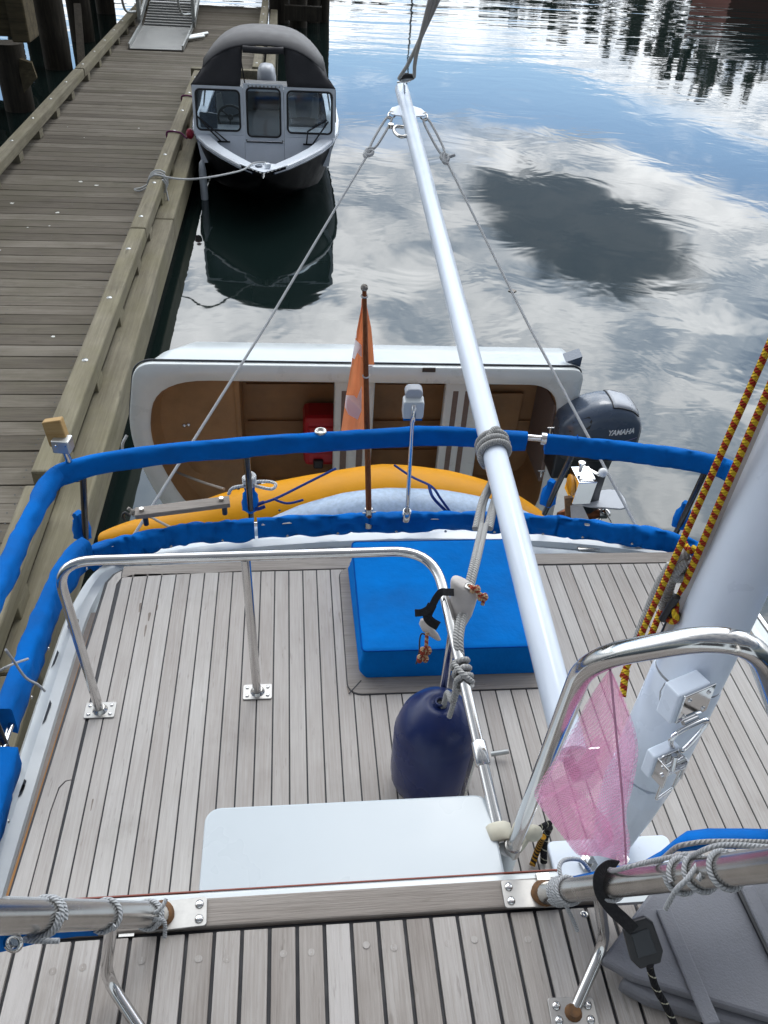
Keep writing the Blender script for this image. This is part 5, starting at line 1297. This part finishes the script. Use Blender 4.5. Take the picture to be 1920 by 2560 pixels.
# boom guys
for sg, g0, lb in ((-1, gL, 'thin grey guy line from the boom tip down to the dock side corner cleat'), (1, gR, 'thin grey guy line from the boom tip down to the cleat right of the boom')):
    l0 = lugs[-1] if lugs[-1].x < lugs[1].x else lugs[1]
    l1 = lugs[1] if l0 is lugs[-1] else lugs[-1]
    l = l0 if sg < 0 else l1
    d = (g0-l).normalized(); kp_ = l+d*.42
    b_ = MB().tube([kp_, kp_.lerp(g0, .5)+V((0, 0, -.012)), g0+V((0, 0, .03))], .0068, 8)
    sd_ = d.cross(CF).normalized()
    b_.tube(cr([kp_-d*.02, kp_-d*.1+sd_*.02, l+d*.09+sd_*.018, l+d*.05, l+d*.09-sd_*.018, kp_-d*.1-sd_*.016, kp_], 5), .0075, 8)
    b_.tube(cr([kp_+sd_*.012-d*.05, kp_-sd_*.02-d*.02, kp_-sd_*.004+d*.03, kp_+sd_*.02, kp_-d*.03+sd_*.01, kp_+d*.02-sd_*.018, kp_+d*.05], 4), .010, 8)
    if sg > 0: b_.tube([kp_, kp_+sd_*(-.06)*(1 if sd_.x < 0 else -1)], .009, 8)
    q = g0+V((0, 0, -.012))
    b_.tube(cr([q+V((.09*math.cos(a), .03*math.sin(a), .012*math.cos(2*a)+.006+.002*i)) for i, a in enumerate([k*.7 for k in range(20)])], 3), .006, 8)
    o = b_.build('guy_line', M['rope_thin']); tag(o, lb, 'rope')
    MB().tube(cr([l-sd_*.012, l+d*.03-sd_*.02, l+d*.065, l+d*.03+sd_*.02, l+sd_*.012], 5), .005, 8).tube([l-sd_*.022, l+sd_*.022], .006, 8).build('bow_shackle', M['steel_dull'], o)
# tackle block and lift at the boom tip
bd = (V((BT.x+.25, BT.y-.6, BT.z+.7))-blockp).normalized()
tl = empty('tackle_block', blockp, 'black pulley block shackled to the boom tip', 'pulley block')
e1_ = az((1085, 2), 3.75)
ld = (e1_-blockp).normalized(); lsd = ld.cross(CF).normalized(); lup = lsd.cross(ld)
bc = blockp+ld*.13
def disc(ce, r, th, sx=1.0):
    pts = [ce+lsd*(r*math.cos(a))+ld*(r*1.15*math.sin(a)) for a in [2*math.pi*j/20 for j in range(20)]]
    return [p-lup*th/2 for p in pts], lup*th
P_, o_ = disc(bc, .048, .028); MB().slab(P_, o_).build('sheave_cheek', M['black_plastic'], tl, bevel=.006)
MB().obox(bc-ld*.085-lup*.018*(1 if lup.dot(CF) > 0 else -1), bc+ld*.045-lup*.018*(1 if lup.dot(CF) > 0 else -1), .026, .004, lup).build('steel_strap', M['steel'], tl, bevel=.001)
MB().tube(cr([blockp-lsd*.02-ld*.03, blockp-lsd*.03+ld*.02, blockp+ld*.055, blockp+lsd*.03+ld*.02, blockp+lsd*.02-ld*.03], 5), .0055, 8).tube([blockp-lsd*.05-ld*.025, blockp+lsd*.03-ld*.025], .006, 8).build('shackle', M['steel_dull'], tl)
cx_ = bc.lerp(e1_, .42); far_ = e1_+(e1_-bc)*.9
rp = empty('lifting_tackle', bc, 'twin grey tackle ropes rising from the boom tip block', 'rope')
for k in (-1, 1):
    MB().tube([bc+lsd*(.046*k), bc.lerp(cx_, .5)+lsd*(.022*k), cx_+lsd*(.004*k)+lup*.008*k, e1_+lsd*(-.018*k)+lup*.006*k, far_+lsd*(-.05*k)], .0105, 8).build('fall', M['rope_grey'], rp)
MB().tube([cx_.lerp(e1_, .35), e1_, far_], .010, 8).build('fall', M['rope_grey'], rp)

# grey sheet knotted round the boom
kq = boom_at(1118); kx = BA
bt_ = MB()
bt_.tube(coil(kq-kx*.035, kq+kx*.045, .052, 3.1, 18, 1.0), .0115, 8)
bt_.tube(cr([kq-bside*.05-kx*.05, kq+bup*.056-kx*.03, kq+bside*.05+kx*.04, kq+bside*.03-bup*.04+kx*.06], 6), .0115, 8)
dk = dep(kq)
hp_ = rt.lerp(re, .30)
q1, q2 = (1248, 1165), (1213, 1320)
for off in (-9, 9):
    bt_.tube(cr([kq+bside*(.03 if off > 0 else -.01)-bup*.045+kx*.05, ad((q1[0]+off, q1[1]+30), dk-.02), ad((1222+off*1.3, 1255), dk-.14), ad((q2[0]+off*.9-4, q2[1]), dk-.26)], 6), .0105, 8)
for off in (-17, 20):
    bt_.tube(cr([kq-bup*.05+kx*.04, ad((q1[0]+off, q1[1]+30), dk-.03), ad((1222+off, 1250), dk-.15), ad((1205+off, 1322), dk-.27)], 6), .010, 8)
ht = rt.lerp(re, .475)
for off in (-5, 6):
    bt_.tube(cr([ad((q2[0]+off-4, q2[1]-8), dk-.26), ad((1190+off, 1395), dk-.5), ad((1165+off, 1500), dep(ht)+.14), ad((1145+off, 1600), dep(ht)+.04), ht+V((.012, .01, -.03))], 6), .0085, 8)
tag(bt_.build('boom_sheet', M['rope_grey']), 'grey doubled sheet knotted round the white boom and led down to the guard rail', 'rope')
# hitch and fender
fd_eye = az((1107, 1763), 2.385)
hd = (re-rt).normalized()
hb_ = MB().tube(coil(ht-hd*.042, ht+hd*.030, gr+.007, 3.3, 16, .5), .0075, 8)
hb_.tube(cr([ht-hd*.035+V((-.02, -.01, .01)), ht+V((-.004, -.02, .022)), ht+hd*.03+V((.02, -.0, .008))], 6), .0075, 8)
hb_.tube(cr([ht+hd*.01+V((-.02, -.01, -.01)), ht+hd*.04+V((-.030, 0, -.05)), (ht+fd_eye)/2+V((-.012, 0, -.01)), fd_eye+V((.004, 0, .02)), fd_eye+V((0, 0, -.03))], 6), .0075, 8)
hb_.tube(cr([ht+hd*.02+V((-.015, -.01, -.015)), ht+hd*.045+V((-.028, 0, -.06)), ht+hd*.05+V((-.034, 0, -.10))], 6), .0075, 8)
tag(hb_.build('fender_lanyard', M['rope_grey']), 'grey rope hitched round the steel rail holding the navy fender', 'rope')
FX = fd_eye+V((-.005, .01, 0))
fr_ = .108
prof = [(.012, 2.375), (.030, 2.383), (.045, 2.378), (.075, 2.352), (.094, 2.318), (.103, 2.285), (.1065, 2.262), (.1085, 2.258), (.1085, 2.10), (.107, 2.06), (.098, 2.03), (.07, 2.008), (.02, 2.0055)]
t = empty('fender', (FX.x, FX.y, 2.0), 'navy blue cylindrical fender hanging by the white locker', 'fender')
b_ = MB(); n = 40; rings = []
prof = [(r_*1.1, z) for r_, z in prof]
for r_, z in prof:
    rings.append([V((FX.x+(r_*(1-.018*(abs(math.sin(5*a)) < .25)*(z < 2.25)))*math.cos(a), FX.y+(r_*(1-.018*(abs(math.sin(5*a)) < .25)*(z < 2.25)))*math.sin(a), z)) for a in [2*math.pi*j/n for j in range(n)]])
b_.loft(rings).build('body', M['navy_vinyl'], t)
MB().lathe([(.013, .0), (.017, .006), (.012, .010), (.009, .0), (.009, -.02)], (FX.x, FX.y, 2.382), n=18, caps=False).build('eye', M['navy_vinyl'], t)
MB().lathe([(.001, 0), (.0125, 0), (.0125, -.001), (.001, -.002)], (FX.x, FX.y, 2.3855), n=14).build('eye_hole', M['black_plastic'], t)

# canvas pouch strapped to the rail
pr_ = min((rt.lerp(re, i/200) for i in range(200)), key=lambda p: abs(scr_y(p)-1490)); PD = dep(pr_)
pz = empty('canvas_pouch', pr_, 'beige canvas pouch buckled to the guard rail with a black strap', 'pouch')
cs = [((868, 548), 118, 88, .0), ((866, 570), 120, 92, .0), ((850, 660), 104, 88, .01), ((838, 740), 92, 78, .015), ((812, 830), 72, 62, .02), ((780, 920), 52, 46, .03), ((745, 1000), 30, 28, .04), ((735, 1020), 10, 10, .04)]
rings = []
ta = (CR*.86-CU*.5).normalized(); tb = ta.cross(CF).normalized()
px2m = .3014*PD/FPX
for i, ((x, y), ra, rb, dd_) in enumerate(cs):
    ce = ad(z5(x, y), PD+dd_-.035)
    ax1 = (CR*.9-CU*.42).normalized(); ax2 = (CF*.72+CU*.45-CR*.1).normalized()
    rings.append([ce+ax1*(ra*px2m*(math.cos(a)+.06*math.sin(3*a+i)))+ax2*(rb*px2m*math.sin(a)*1.0) for a in [2*math.pi*j/22 for j in range(22)]])
ringtop = [rings[0][0]]
MB().loft(rings).build('bag', M['bag_beige'], pz)
tc = sum(rings[0], V((0, 0, 0)))/22; tn = (tc-sum(rings[2], V((0, 0, 0)))/22).normalized()
lid = [[tc+(p-tc)*k+tn*h for p in rings[0]] for k, h in ((1.05, -.012), (1.06, .0), (1.0, .006), (.6, .009), (.05, .010))]
MB().loft(lid).build('lid', M['bag_beige'], pz)
e_c = ad(z5(905, 553), PD-.055)
MB().lathe([(.012, .0), (.013, .003), (.007, .004), (.006, 0)], e_c, (tn-CF*.6).normalized(), 16).build('grommet', M['steel_dull'], pz)
def strip(pts, w, th=.003, ref=None):
    P = cr(pts, 6); b = MB(); rings = []
    for i, p in enumerate(P):
        t_ = (P[min(i+1, len(P)-1)]-P[max(i-1, 0)]).normalized(); s_ = t_.cross(ref or CF).normalized(); n_ = s_.cross(t_)
        rings.append([p-s_*w/2-n_*th/2, p+s_*w/2-n_*th/2, p+s_*w/2+n_*th/2, p-s_*w/2+n_*th/2])
    return b.loft(rings, smooth=False)
strip([ad(z5(778, 600), PD-.068), ad(z5(720, 598), PD-.052), ad(z5(672, 600), PD-.032), ad(z5(630, 650), PD-.022), ad(z5(590, 720), PD-.015), ad(z5(520, 765), PD-.012), ad(z5(455, 770), PD-.01)], .020).build('strap', M['black_web'], pz)
strip([ad(z5(600, 700), PD-.01), ad(z5(560, 790), PD+.0), ad(z5(585, 840), PD+.01), ad(z5(650, 880), PD+.015)], .026).build('strap', M['black_web'], pz)
strip([ad(z5(470, 745), PD-.014), ad(z5(480, 800), PD-.014)], .012).build('strap_end', M['black_web'], pz)
fr2 = []
for (x, y), ra in (((520, 825), 20), ((530, 860), 42), ((565, 910), 52), ((610, 950), 42), ((650, 990), 22)):
    ce = ad(z5(x, y), PD+.02); fr2.append([ce+CR*(ra*px2m*math.cos(a))+(CU*.6+CF*.6)*(ra*px2m*.8*math.sin(a)) for a in [2*math.pi*j/14 for j in range(14)]])
MB().loft(fr2).build('flap', M['bag_beige'], pz)
def knotted(pts, r, knots, kr):
    b = MB().tube(cr(pts, 6), r, 8)
    for k in knots:
        k = V(k)
        b.tube(cr([k+CR*kr*math.cos(a)*1.0+CU*kr*math.sin(2*a)*.7+CF*kr*.5*math.sin(a*1.5) for a in [i*.9 for i in range(8)]], 4), r, 8)
    return b
knotted([e_c, ad(z5(945, 560), PD-.065), ad(z5(985, 605), PD-.06), ad(z5(1025, 640), PD-.055), ad(z5(1015, 705), PD-.05)], .0055, [ad(z5(955, 575), PD-.062), ad(z5(1018, 640), PD-.055)], .010).build('toggle_cord', M['rope_redcream'], pz)
knotted([ad(z5(555, 935), PD+.01), ad(z5(552, 1000), PD+.01), ad(z5(545, 1080), PD+.01), ad(z5(515, 1160), PD+.01)], .0055, [ad(z5(545, 1085), PD+.005), ad(z5(520, 1150), PD+.005)], .012).build('toggle_cord', M['rope_redcream'], pz)
MB().tube(cr([ad(z5(x, y), PD+.012) for x, y in ((540, 950), (510, 945), (495, 1000), (490, 1100), (465, 1195))], 6), .0022, 6).build('draw_string', M['black_plastic'], pz)

# ---- striped halyards beside the mast
A0, A1 = ad((1556, 1692), 2.13), ad((1925, 858), 1.74)
dA = (A1-A0)
b_ = MB().tube([A0+dA*k for k in (0, .2, .4, .6, .8, 1.0, 2.0, 4.0, 7.0)], .0082, 12)
tag(b_.build('halyard', M['rope_stripe']), 'red and yellow striped rope, the outer one left of the mast', 'rope')
cl0 = ad(z6(405, 1935), 2.06)
B0, B1 = ad(z6(425, 1850), 2.03), ad(z6(1078, 330), 1.73); dB = B1-B0
tl0 = ad((1552, 1760), 2.06)
pts = [ad(z6(232, 2115), 2.08), ad(z6(280, 1990), 2.075), ad(z6(325, 1890), 2.065), ad(z6(350, 1925), 2.05), ad(z6(390, 1965), 2.035), ad(z6(425, 1955), 2.02), ad(z6(420, 1900), 2.015), B0+dB*.03, B0+dB*.2, B0+dB*.5, B0+dB*.8, B1, B1+dB*1.0, B1+dB*3.0, B1+dB*6.0]
b_ = MB().tube(cr(pts, 5), .0084, 12)
b_.tube(cr([ad(z6(x, y), d_) for x, y, d_ in ((485, 1410, 1.99), (500, 1440, 1.98), (530, 1470, 1.97), (560, 1440, 1.96))], 5), .0075, 10)
tag(b_.build('halyard', M['rope_stripe']), 'red and yellow striped rope nearest the mast, turned round its cleat', 'rope')
b_ = MB().tube([ad((1566, 1674), 2.11), ad((1560, 1710), 2.11), ad((1556, 1742), 2.105)], [.0085, .0095, .0095], 12)
tag(b_.build('halyard_tail', M['rope_stripe']), 'cut end of striped rope hanging beneath the chrome hoop', 'rope')
MB().tube([ad(z6(330, 1955), 2.05), ad(z6(430, 1790), 2.0)], .010, 10).tube([ad(z6(385, 1900), 2.03), mp(2.75)], .012, 8).build('halyard_cleat', M['black_plastic'], mast)
b_ = MB()
loops = [((465, 1490), (440, 1560), (405, 1650), (350, 1750), (335, 1850), (375, 1935), (425, 1945), (450, 1850)), ((505, 1490), (470, 1530), (430, 1545), (420, 1580), (470, 1600), (500, 1585)),
         ((500, 1540), (450, 1590), (410, 1640), (440, 1660), (490, 1650)), ((420, 1620), (380, 1720), (365, 1830), (400, 1910), (430, 1900)), ((510, 1470), (455, 1500), (445, 1530), (500, 1530))]
for i, lp in enumerate(loops): b_.tube(cr([ad(z6(x, y), 2.065-.012*(i % 3)-(1900-y)*.00016) for x, y in lp], 6), .0125, 10)
tag(b_.build('rope_hank', M['rope_grey']), 'grey rope hank looped on the mast cleat behind the striped ropes', 'rope')
b_ = MB().tube(cr([ad(z6(x, y), d_) for x, y, d_ in ((385, 1560, 2.12), (300, 1700, 2.15), (220, 1890, 2.18), (140, 2100, 2.2), (110, 2180, 2.22))], 6), .010, 8)
tag(b_.build('grey_fall', M['rope_grey']), 'grey rope running down behind the outer striped rope', 'rope')

# ---- pink mesh bag on the hoop
hd_ = 1.10
rows_px = [(208, 588, 612, 1.135), (300, 520, 660, 1.16), (420, 440, 712, 1.19), (560, 375, 760, 1.22), (680, 300, 795, 1.25), (800, 230, 790, 1.28), (900, 165, 770, 1.30), (990, 100, 755, 1.32), (1040, 82, 742, 1.33), (1120, 140, 715, 1.35), (1200, 195, 705, 1.37), (1290, 265, 735, 1.39), (1370, 325, 742, 1.41), (1440, 375, 725, 1.43), (1490, 410, 715, 1.44)]
mb_ = empty('mesh_bag', ad(zc(600, 210), 1.13), 'pink mesh net bag drooping from the chrome hoop beside the mast', 'mesh bag')
for layer in (0, 1):
    rows = []
    for i, (y, xa, xb, d_) in enumerate(rows_px):
        row = []
        for j in range(25):
            u = j/24; x = xa+(xb-xa)*u
            if layer: x = xa+(xb-xa)*(.04+.92*u)
            fold_ = .018*math.sin(u*11+i*.55+layer*2)*math.sin(math.pi*min(1, i/6)*.5)+.012*math.sin(u*23-i*.8+layer)
            yy = y+(18*math.sin(u*7+layer*1.3)*(i > 9))-(70*max(0, u-.6)*(i > 12)*0)
            if i == 14: yy = y-70*(1-abs(u-.05)) * (u < .85) + 30*(u >= .85)
            nn_ = mn.noise(V((u*5+layer*3, i*.38, 1.7)))*.030+mn.noise(V((u*13, i*.9+layer*5, 4.1)))*.020
            row.append(ad(zc(x+6*mn.noise(V((i*.7, u*3, layer))), yy), d_+fold_+nn_+.045*layer*math.sin(math.pi*u)))
        rows.append(row)
    MB().grid(rows).build('net_side', M['pink_mesh'], mb_, subd=1)
rows = []
for i, (y, xa, xb) in enumerate(((1000, 110, 300), (900, 330, 470), (780, 420, 560), (700, 470, 600), (620, 520, 640))):
    rows.append([ad(zc(xa+(xb-xa)*j/8, y+j*14+20*math.sin(j*.9)), 1.30-.02*i+.012*math.sin(j+i)) for j in range(9)])
MB().grid(rows[::-1]).build('bunched_fold', M['pink_mesh'], mb_, subd=1)
rows = []
for i, (y, xa, xb) in enumerate(((1060, 95, 330), (1140, 160, 470), (1230, 230, 540), (1320, 300, 600), (1400, 350, 640), (1470, 405, 600))):
    rows.append([ad(zc(xa+(xb-xa)*j/10, y-j*9+16*math.sin(j*1.3+i)), 1.325+.02*i+.014*math.sin(j*1.2+i*1.1)) for j in range(11)])
MB().grid(rows).build('bunched_fold', M['pink_mesh'], mb_, subd=1)
MB().tube(cr([ad(zc(x, y), d_) for x, y, d_ in ((603, 200, 1.12), (625, 420, 1.17), (645, 640, 1.215), (668, 860, 1.27), (685, 1060, 1.315), (697, 1250, 1.36), (706, 1400, 1.40), (710, 1505, 1.43))], 5), .0018, 8).build('draw_cord', M['pink_cord'], mb_)

# ---- lashings, strap and boxes round the near rails
def on_tube(P0, P1, row=None, col=None):
    return min((P0.lerp(P1, i/300) for i in range(-20, 560)), key=lambda p: abs(scr_x(p)-col))
def lash(P0, P1, cols, r, turns, mt='rope_grey', gap=.012):
    b = MB(); d = (P1-P0).normalized()
    for (ccol_, tn_) in cols:
        p = on_tube(P0, P1, col=ccol_); b.tube(coil(p-d*gap*tn_/2, p+d*gap*tn_/2, .0205+r*.9, tn_, 16, ccol_), r, 8)
    return b
b_ = lash(L0, L1, ((372, 2.2), (262, 1.1), (112, 2.1)), .0037, 0)
pA = [on_tube(L0, L1, col=x)+CU*.024-CF*.008 for x in (372, 300, 262, 190, 112, 60, 20)]
b_.tube(cr(pA, 4), .005, 8)
q = on_tube(L0, L1, col=372)
b_.tube(cr([q-CF*.025+CU*.01, ad((398, 2275), dep(q)-.03), ad((416, 2247), dep(q)-.02)], 5), .0037, 8).tube(cr([q-CF*.025, ad((408, 2300), dep(q)-.03), ad((412, 2343), dep(q)-.02)], 5), .0037, 8)
q = on_tube(L0, L1, col=112)
b_.tube(cr([q-CU*.024, ad((60, 2348), dep(q)-.02), ad((100, 2352), dep(q)-.03), ad((148, 2352), dep(q)-.03)], 5), .0037, 8)
tag(b_.build('rail_lashing', M['rope_thin']), 'grey cord wound along the near left boarding rail', 'cord')
b_ = lash(R0, R1, ((1404, 3.3), (1418, 2.2)), .0037, 0)
q = on_tube(R0, R1, col=1404)
b_.tube(cr([q-CF*.025, ad((1418, 2270), dep(q)-.03), ad((1432, 2300), dep(q)-.02), ad((1444, 2328), dep(q)-.02)], 5), .0037, 8)
b_.tube(cr([q-CF*.02+CU*.02, ad((1398, 2170), dep(q)), ad((1412, 2150), dep(q)+.02), ad((1450, 2150), dep(q)+.04), ad((1475, 2178), dep(q)+.05)], 5), .004, 8)
tag(b_.build('rail_lashing', M['rope_thin']), 'grey cord knotted at the inner foot of the near right boarding rail', 'cord')
b_ = lash(R0, R1, ((1528, 1.1), (1705, 1.1), (1752, 1.2), (1815, 1.2)), .0037, 0)
q = on_tube(R0, R1, col=1752)
b_.tube(cr([q+CU*.024-CF*.006, ad((1720, 2195), dep(q)-.03), ad((1690, 2225), dep(q)-.03), ad((1664, 2272), dep(q)-.01)], 5), .0037, 8)
b_.tube(cr([on_tube(R0, R1, col=1528)+CU*.022, ad((1560, 2170), dep(q)+.1), ad((1640, 2150), dep(q)+.1), ad((1720, 2135), dep(q)+.08)], 5), .0037, 8)
b_.tube(cr([on_tube(R0, R1, col=1705)+CU*.02, ad((1760, 2125), dep(q)-.02), ad((1815, 2112), dep(q)-.03), ad((1925, 2118), dep(q)-.04)], 5), .0037, 8)
b_.tube(cr([on_tube(R0, R1, col=1815)+CU*.02, ad((1780, 2150), dep(q)-.03), ad((1745, 2200), dep(q)-.035)], 5), .0037, 8)
tag(b_.build('rail_lashing', M['rope_thin']), 'grey cord knotted over the outer part of the near right boarding rail', 'cord')
sp = on_tube(R0, R1, col=1513); SDp = dep(sp)
st_ = empty('strap', sp, 'black webbing strap with plastic buckle hanging off the near right rail', 'strap')
ring = [sp+(CR*.3+CU*.95)*(.026*math.cos(a))-CF*(.026*math.sin(a)) for a in [2*math.pi*j/20 for j in range(21)]]
strip([ad((1540, 2165), SDp+.02), ad((1520, 2166), SDp-.012), ad((1500, 2190), SDp-.03), ad((1503, 2232), SDp-.032), ad((1530, 2272), SDp-.025), ad((1560, 2300), SDp-.02), ad((1585, 2325), SDp-.015)], .021, .003).build('webbing', M['black_web'], st_)
bq = ad((1610, 2362), SDp-.012); bx = (CR*.30-CU*.95).normalized(); by = bx.cross(CF)
pl = [bq+bx*a+by*e for a, e in ((-.042, -.016), (-.03, -.026), (.02, -.028), (.038, -.018), (.038, .018), (.02, .028), (-.03, .026), (-.042, .016))]
bu = MB().slab(pl, CF*.012).build('buckle', M['black_plastic'], st_, bevel=.003)
MB().slab([bq-CF*.002+bx*a+by*e for a, e in ((-.024, -.015), (.018, -.016), (.018, .016), (-.024, .015))], CF*.003).build('buckle_bar', M['motor_dark'], bu, bevel=.001)
MB().tube(cr([bq+bx*.034, ad((1625, 2420), SDp), ad((1640, 2470), SDp+.01), ad((1665, 2515), SDp+.02), ad((1690, 2570), SDp+.03), ad((1720, 2640), SDp+.04)], 6), .0062, 10).build('flecked_cord', M['rope_blackfleck'], st_)
b_ = MB().tube(cr([az(c(8, x, y), z) for x, y, z in ((688, 435, 2.12), (668, 480, 2.06), (650, 530, 2.02), (640, 560, 2.01))], 5), .0085, 10)
tag(b_.build('shock_cord', M['rope_blackgold']), 'black and gold cord beside the foot of the hoop', 'cord')
b_ = MB().tube(cr([az(c(8, x, y), z) for x, y, z in ((715, 395, 2.14), (695, 440, 2.08), (690, 500, 2.04), (690, 545, 2.01))], 5), .010, 10)
tag(b_.build('shock_cord', M['rope_blackfleck']), 'black cord hanging beside the black and gold cord', 'cord')
b_ = MB().tube(cr([az(c(8, x, y), z) for x, y, z in ((655, 412, 2.30), (685, 392, 2.29), (715, 378, 2.27))], 5), .008, 10)
tag(b_.build('shock_cord', M['rope_blackfleck']), 'black cord clipped by the grey hook at the hoop foot', 'cord')
hk = az(c(8, 645, 420), 2.30)
b_ = MB().ball(hk, .024, 12, (1, .8, 1.1)).tube(cr([hk+V((-.01, 0, -.01)), hk+V((-.035, -.02, -.04)), hk+V((-.06, -.02, -.06)), hk+V((-.075, 0, -.04))], 5), .008, 8)
tag(b_.build('cord_hook', M['rubber_cream']), 'grey plastic hook on the cord beside the hoop foot', 'hook')
# rope coil on the side deck by the corner
b_ = MB()
for i in range(4):
    q = az(c(5, 385-i*14, 400+i*30), 1.72+.02*i)
    b_.tube(cr([q+V(((.055-.006*i)*math.cos(a)*.75, (.10-.012*i)*math.sin(a), .012*math.sin(3*a+i))) for a in [2*math.pi*j/12 for j in range(12)]], 3, True), .013, 8, closed=True)
b_.tube(cr([az(c(5, x, y), z) for x, y, z in ((455, 275, 1.78), (425, 300, 1.80), (385, 330, 1.84), (350, 400, 1.86), (330, 440, 1.90), (305, 460, 1.93))], 5), .013, 8)
b_.tube(cr([az(c(5, x, y), z) for x, y, z in ((440, 330, 1.78), (390, 420, 1.82), (410, 470, 1.78), (380, 470, 1.80))], 5), .013, 8)
tag(b_.build('mooring_coil', M['rope_tan']), 'worn tan mooring rope coiled on the narrow side deck', 'rope')
b_ = MB().tube(cr([az(c(5, x, y), z) for x, y, z in ((25, 560, 2.36), (60, 610, 2.25), (110, 680, 2.12), (165, 712, 2.08), (195, 740, 2.05))], 5), .004, 8).tube(cr([az(c(5, x, y), z) for x, y, z in ((0, 650, 2.2), (50, 625, 2.2), (120, 600, 2.1))], 5), .004, 8)
tag(b_.build('cover_tie', M['rope_thin']), 'thin grey line tied off at the dock side stanchion', 'rope')
b_ = MB().tube([az(c(5, -10, 480), 2.40), az(c(5, 0, 560), 2.3), az(c(5, 28, 810), 1.9)], .005, 6)

# grey moulded bin and its blue cover, lower right
bn = empty('storage_bin', (.85, .3, 2.6), 'grey ribbed plastic bin in the lower right corner', 'bin')
zr = 2.66
qa, qb = az(c(8, 1165, 655), zr), az(c(8, 938, 965), zr)
qr = az(c(8, 1700, 620), zr)
lid_poly = [(qb.x, qb.y), (qb.x+.05, qb.y-.035), (1.35, qb.y-.32), (1.45, .62), (1.0, qa.y+.03), (qa.x, qa.y)]
MB().prism(lid_poly, zr-.022, zr).build('rim', M['grey_moulding'], bn, bevel=.006)
ins = [(x+(.95-x)*.07, y+(.3-y)*.10) for x, y in lid_poly]
MB().prism(ins, 2.601, zr-.0225).build('body', M['grey_moulding'], bn, bevel=.01)
for x0, y0, x1, y1 in ((1205, 745, 1420, 1250), (1400, 715, 1670, 1110))[:1]:
    MB().obox(az(c(8, x0, y0), zr+.004), az(c(8, x1, y1), zr+.004), .03, .007).build('rib', M['grey_moulding'], bn, bevel=.005)
MB().obox(az(c(8, 1535, 660), zr+.006), az(c(8, 1700, 1000), zr+.006), .014, .006).build('slot', M['black_plastic'], bn)
MB().obox(az(c(8, 1560, 650), zr+.004), az(c(8, 1730, 1010), zr+.004), .03, .02).build('rib', M['grey_moulding'], bn, bevel=.006)
top = [(808, 612, 1.60), (960, 578, 1.55), (1130, 540, 1.50), (1200, 500, 1.48), (1260, 450, 1.46), (1310, 415, 1.45), (1400, 404, 1.45), (1560, 404, 1.46), (1720, 408, 1.48)]
rows = [[ad(c(8, x, y), d_+.06) for x, y, d_ in top], [ad(c(8, x, y+10), d_) for x, y, d_ in top],
        [ad(c(8, x, y+(22 if x < 1150 else 36 if x < 1290 else 62)), d_-.05) for x, y, d_ in top], [ad(c(8, x, y+(26 if x < 1150 else 44 if x < 1290 else 78)), d_-.01) for x, y, d_ in top]]
tag(MB().grid(rows).build('weather_cloth', M['canvas_blue'], solid=.004), 'bright blue canvas edge behind the near right rail', 'canvas')
b_ = MB().tube(cr([ad(c(8, x, y+(24 if x < 1150 else 32 if x < 1290 else 52)), d_-.055) for x, y, d_ in top], 4), .0045, 8)
tag(b_.build('piping_cord', M['rope_grey']), 'grey cord lying along the fold of the blue canvas', 'cord')
lr = [(0, 838, 1.04), (90, 842, 1.08), (200, 848, 1.14), (330, 850, 1.22), (420, 848, 1.28)]
rows = [[ad(c(7, x, y-50), d_+.02) for x, y, d_ in lr], [ad(c(7, x, y+ (95 if x < 50 else 70 if x < 120 else 35 if x < 250 else 14)), d_+.03) for x, y, d_ in lr]]
rows = [[ad(c(7, -120, 790), 1.0)]+rows[0], [ad(c(7, -120, 860), 1.0)]+[a.lerp(e, .5) for a, e in zip(*rows)], [ad(c(7, -120, 940), 1.0)]+rows[1]]
wc_ = MB().grid(rows).build('weather_cloth', M['canvas_blue'], solid=.003); tag(wc_, 'bright blue canvas corner below the near left rail', 'canvas')
q = ad(c(7, 62, 890), 1.06); MB().lathe([(.012, 0), (.013, .003), (.007, .004), (.006, 0)], q, -CF, 16).build('grommet', M['steel'], wc_)
q = az(c(8, 865, 770), 2.6)
MB().lathe([(.008, 0), (.0075, .001), (.003, .0012), (.001, .0005)], (q.x, q.y, 2.6002), n=12).build('deck_screw', M['steel_dull'], yt)
q = az(c(8, 682, 615), 2.606); MB().box((q.x-.014, q.y-.012, 2.6062), (q.x+.014, q.y+.006, 2.62)).build('latch', M['steel_dull'], yt, bevel=.002)
q = az(c(7, 540, 880), 2.606); MB().box((q.x-.014, .757, 2.585), (q.x+.014, .7565-.006, 2.60)).build('latch', M['steel_dull'], yt)
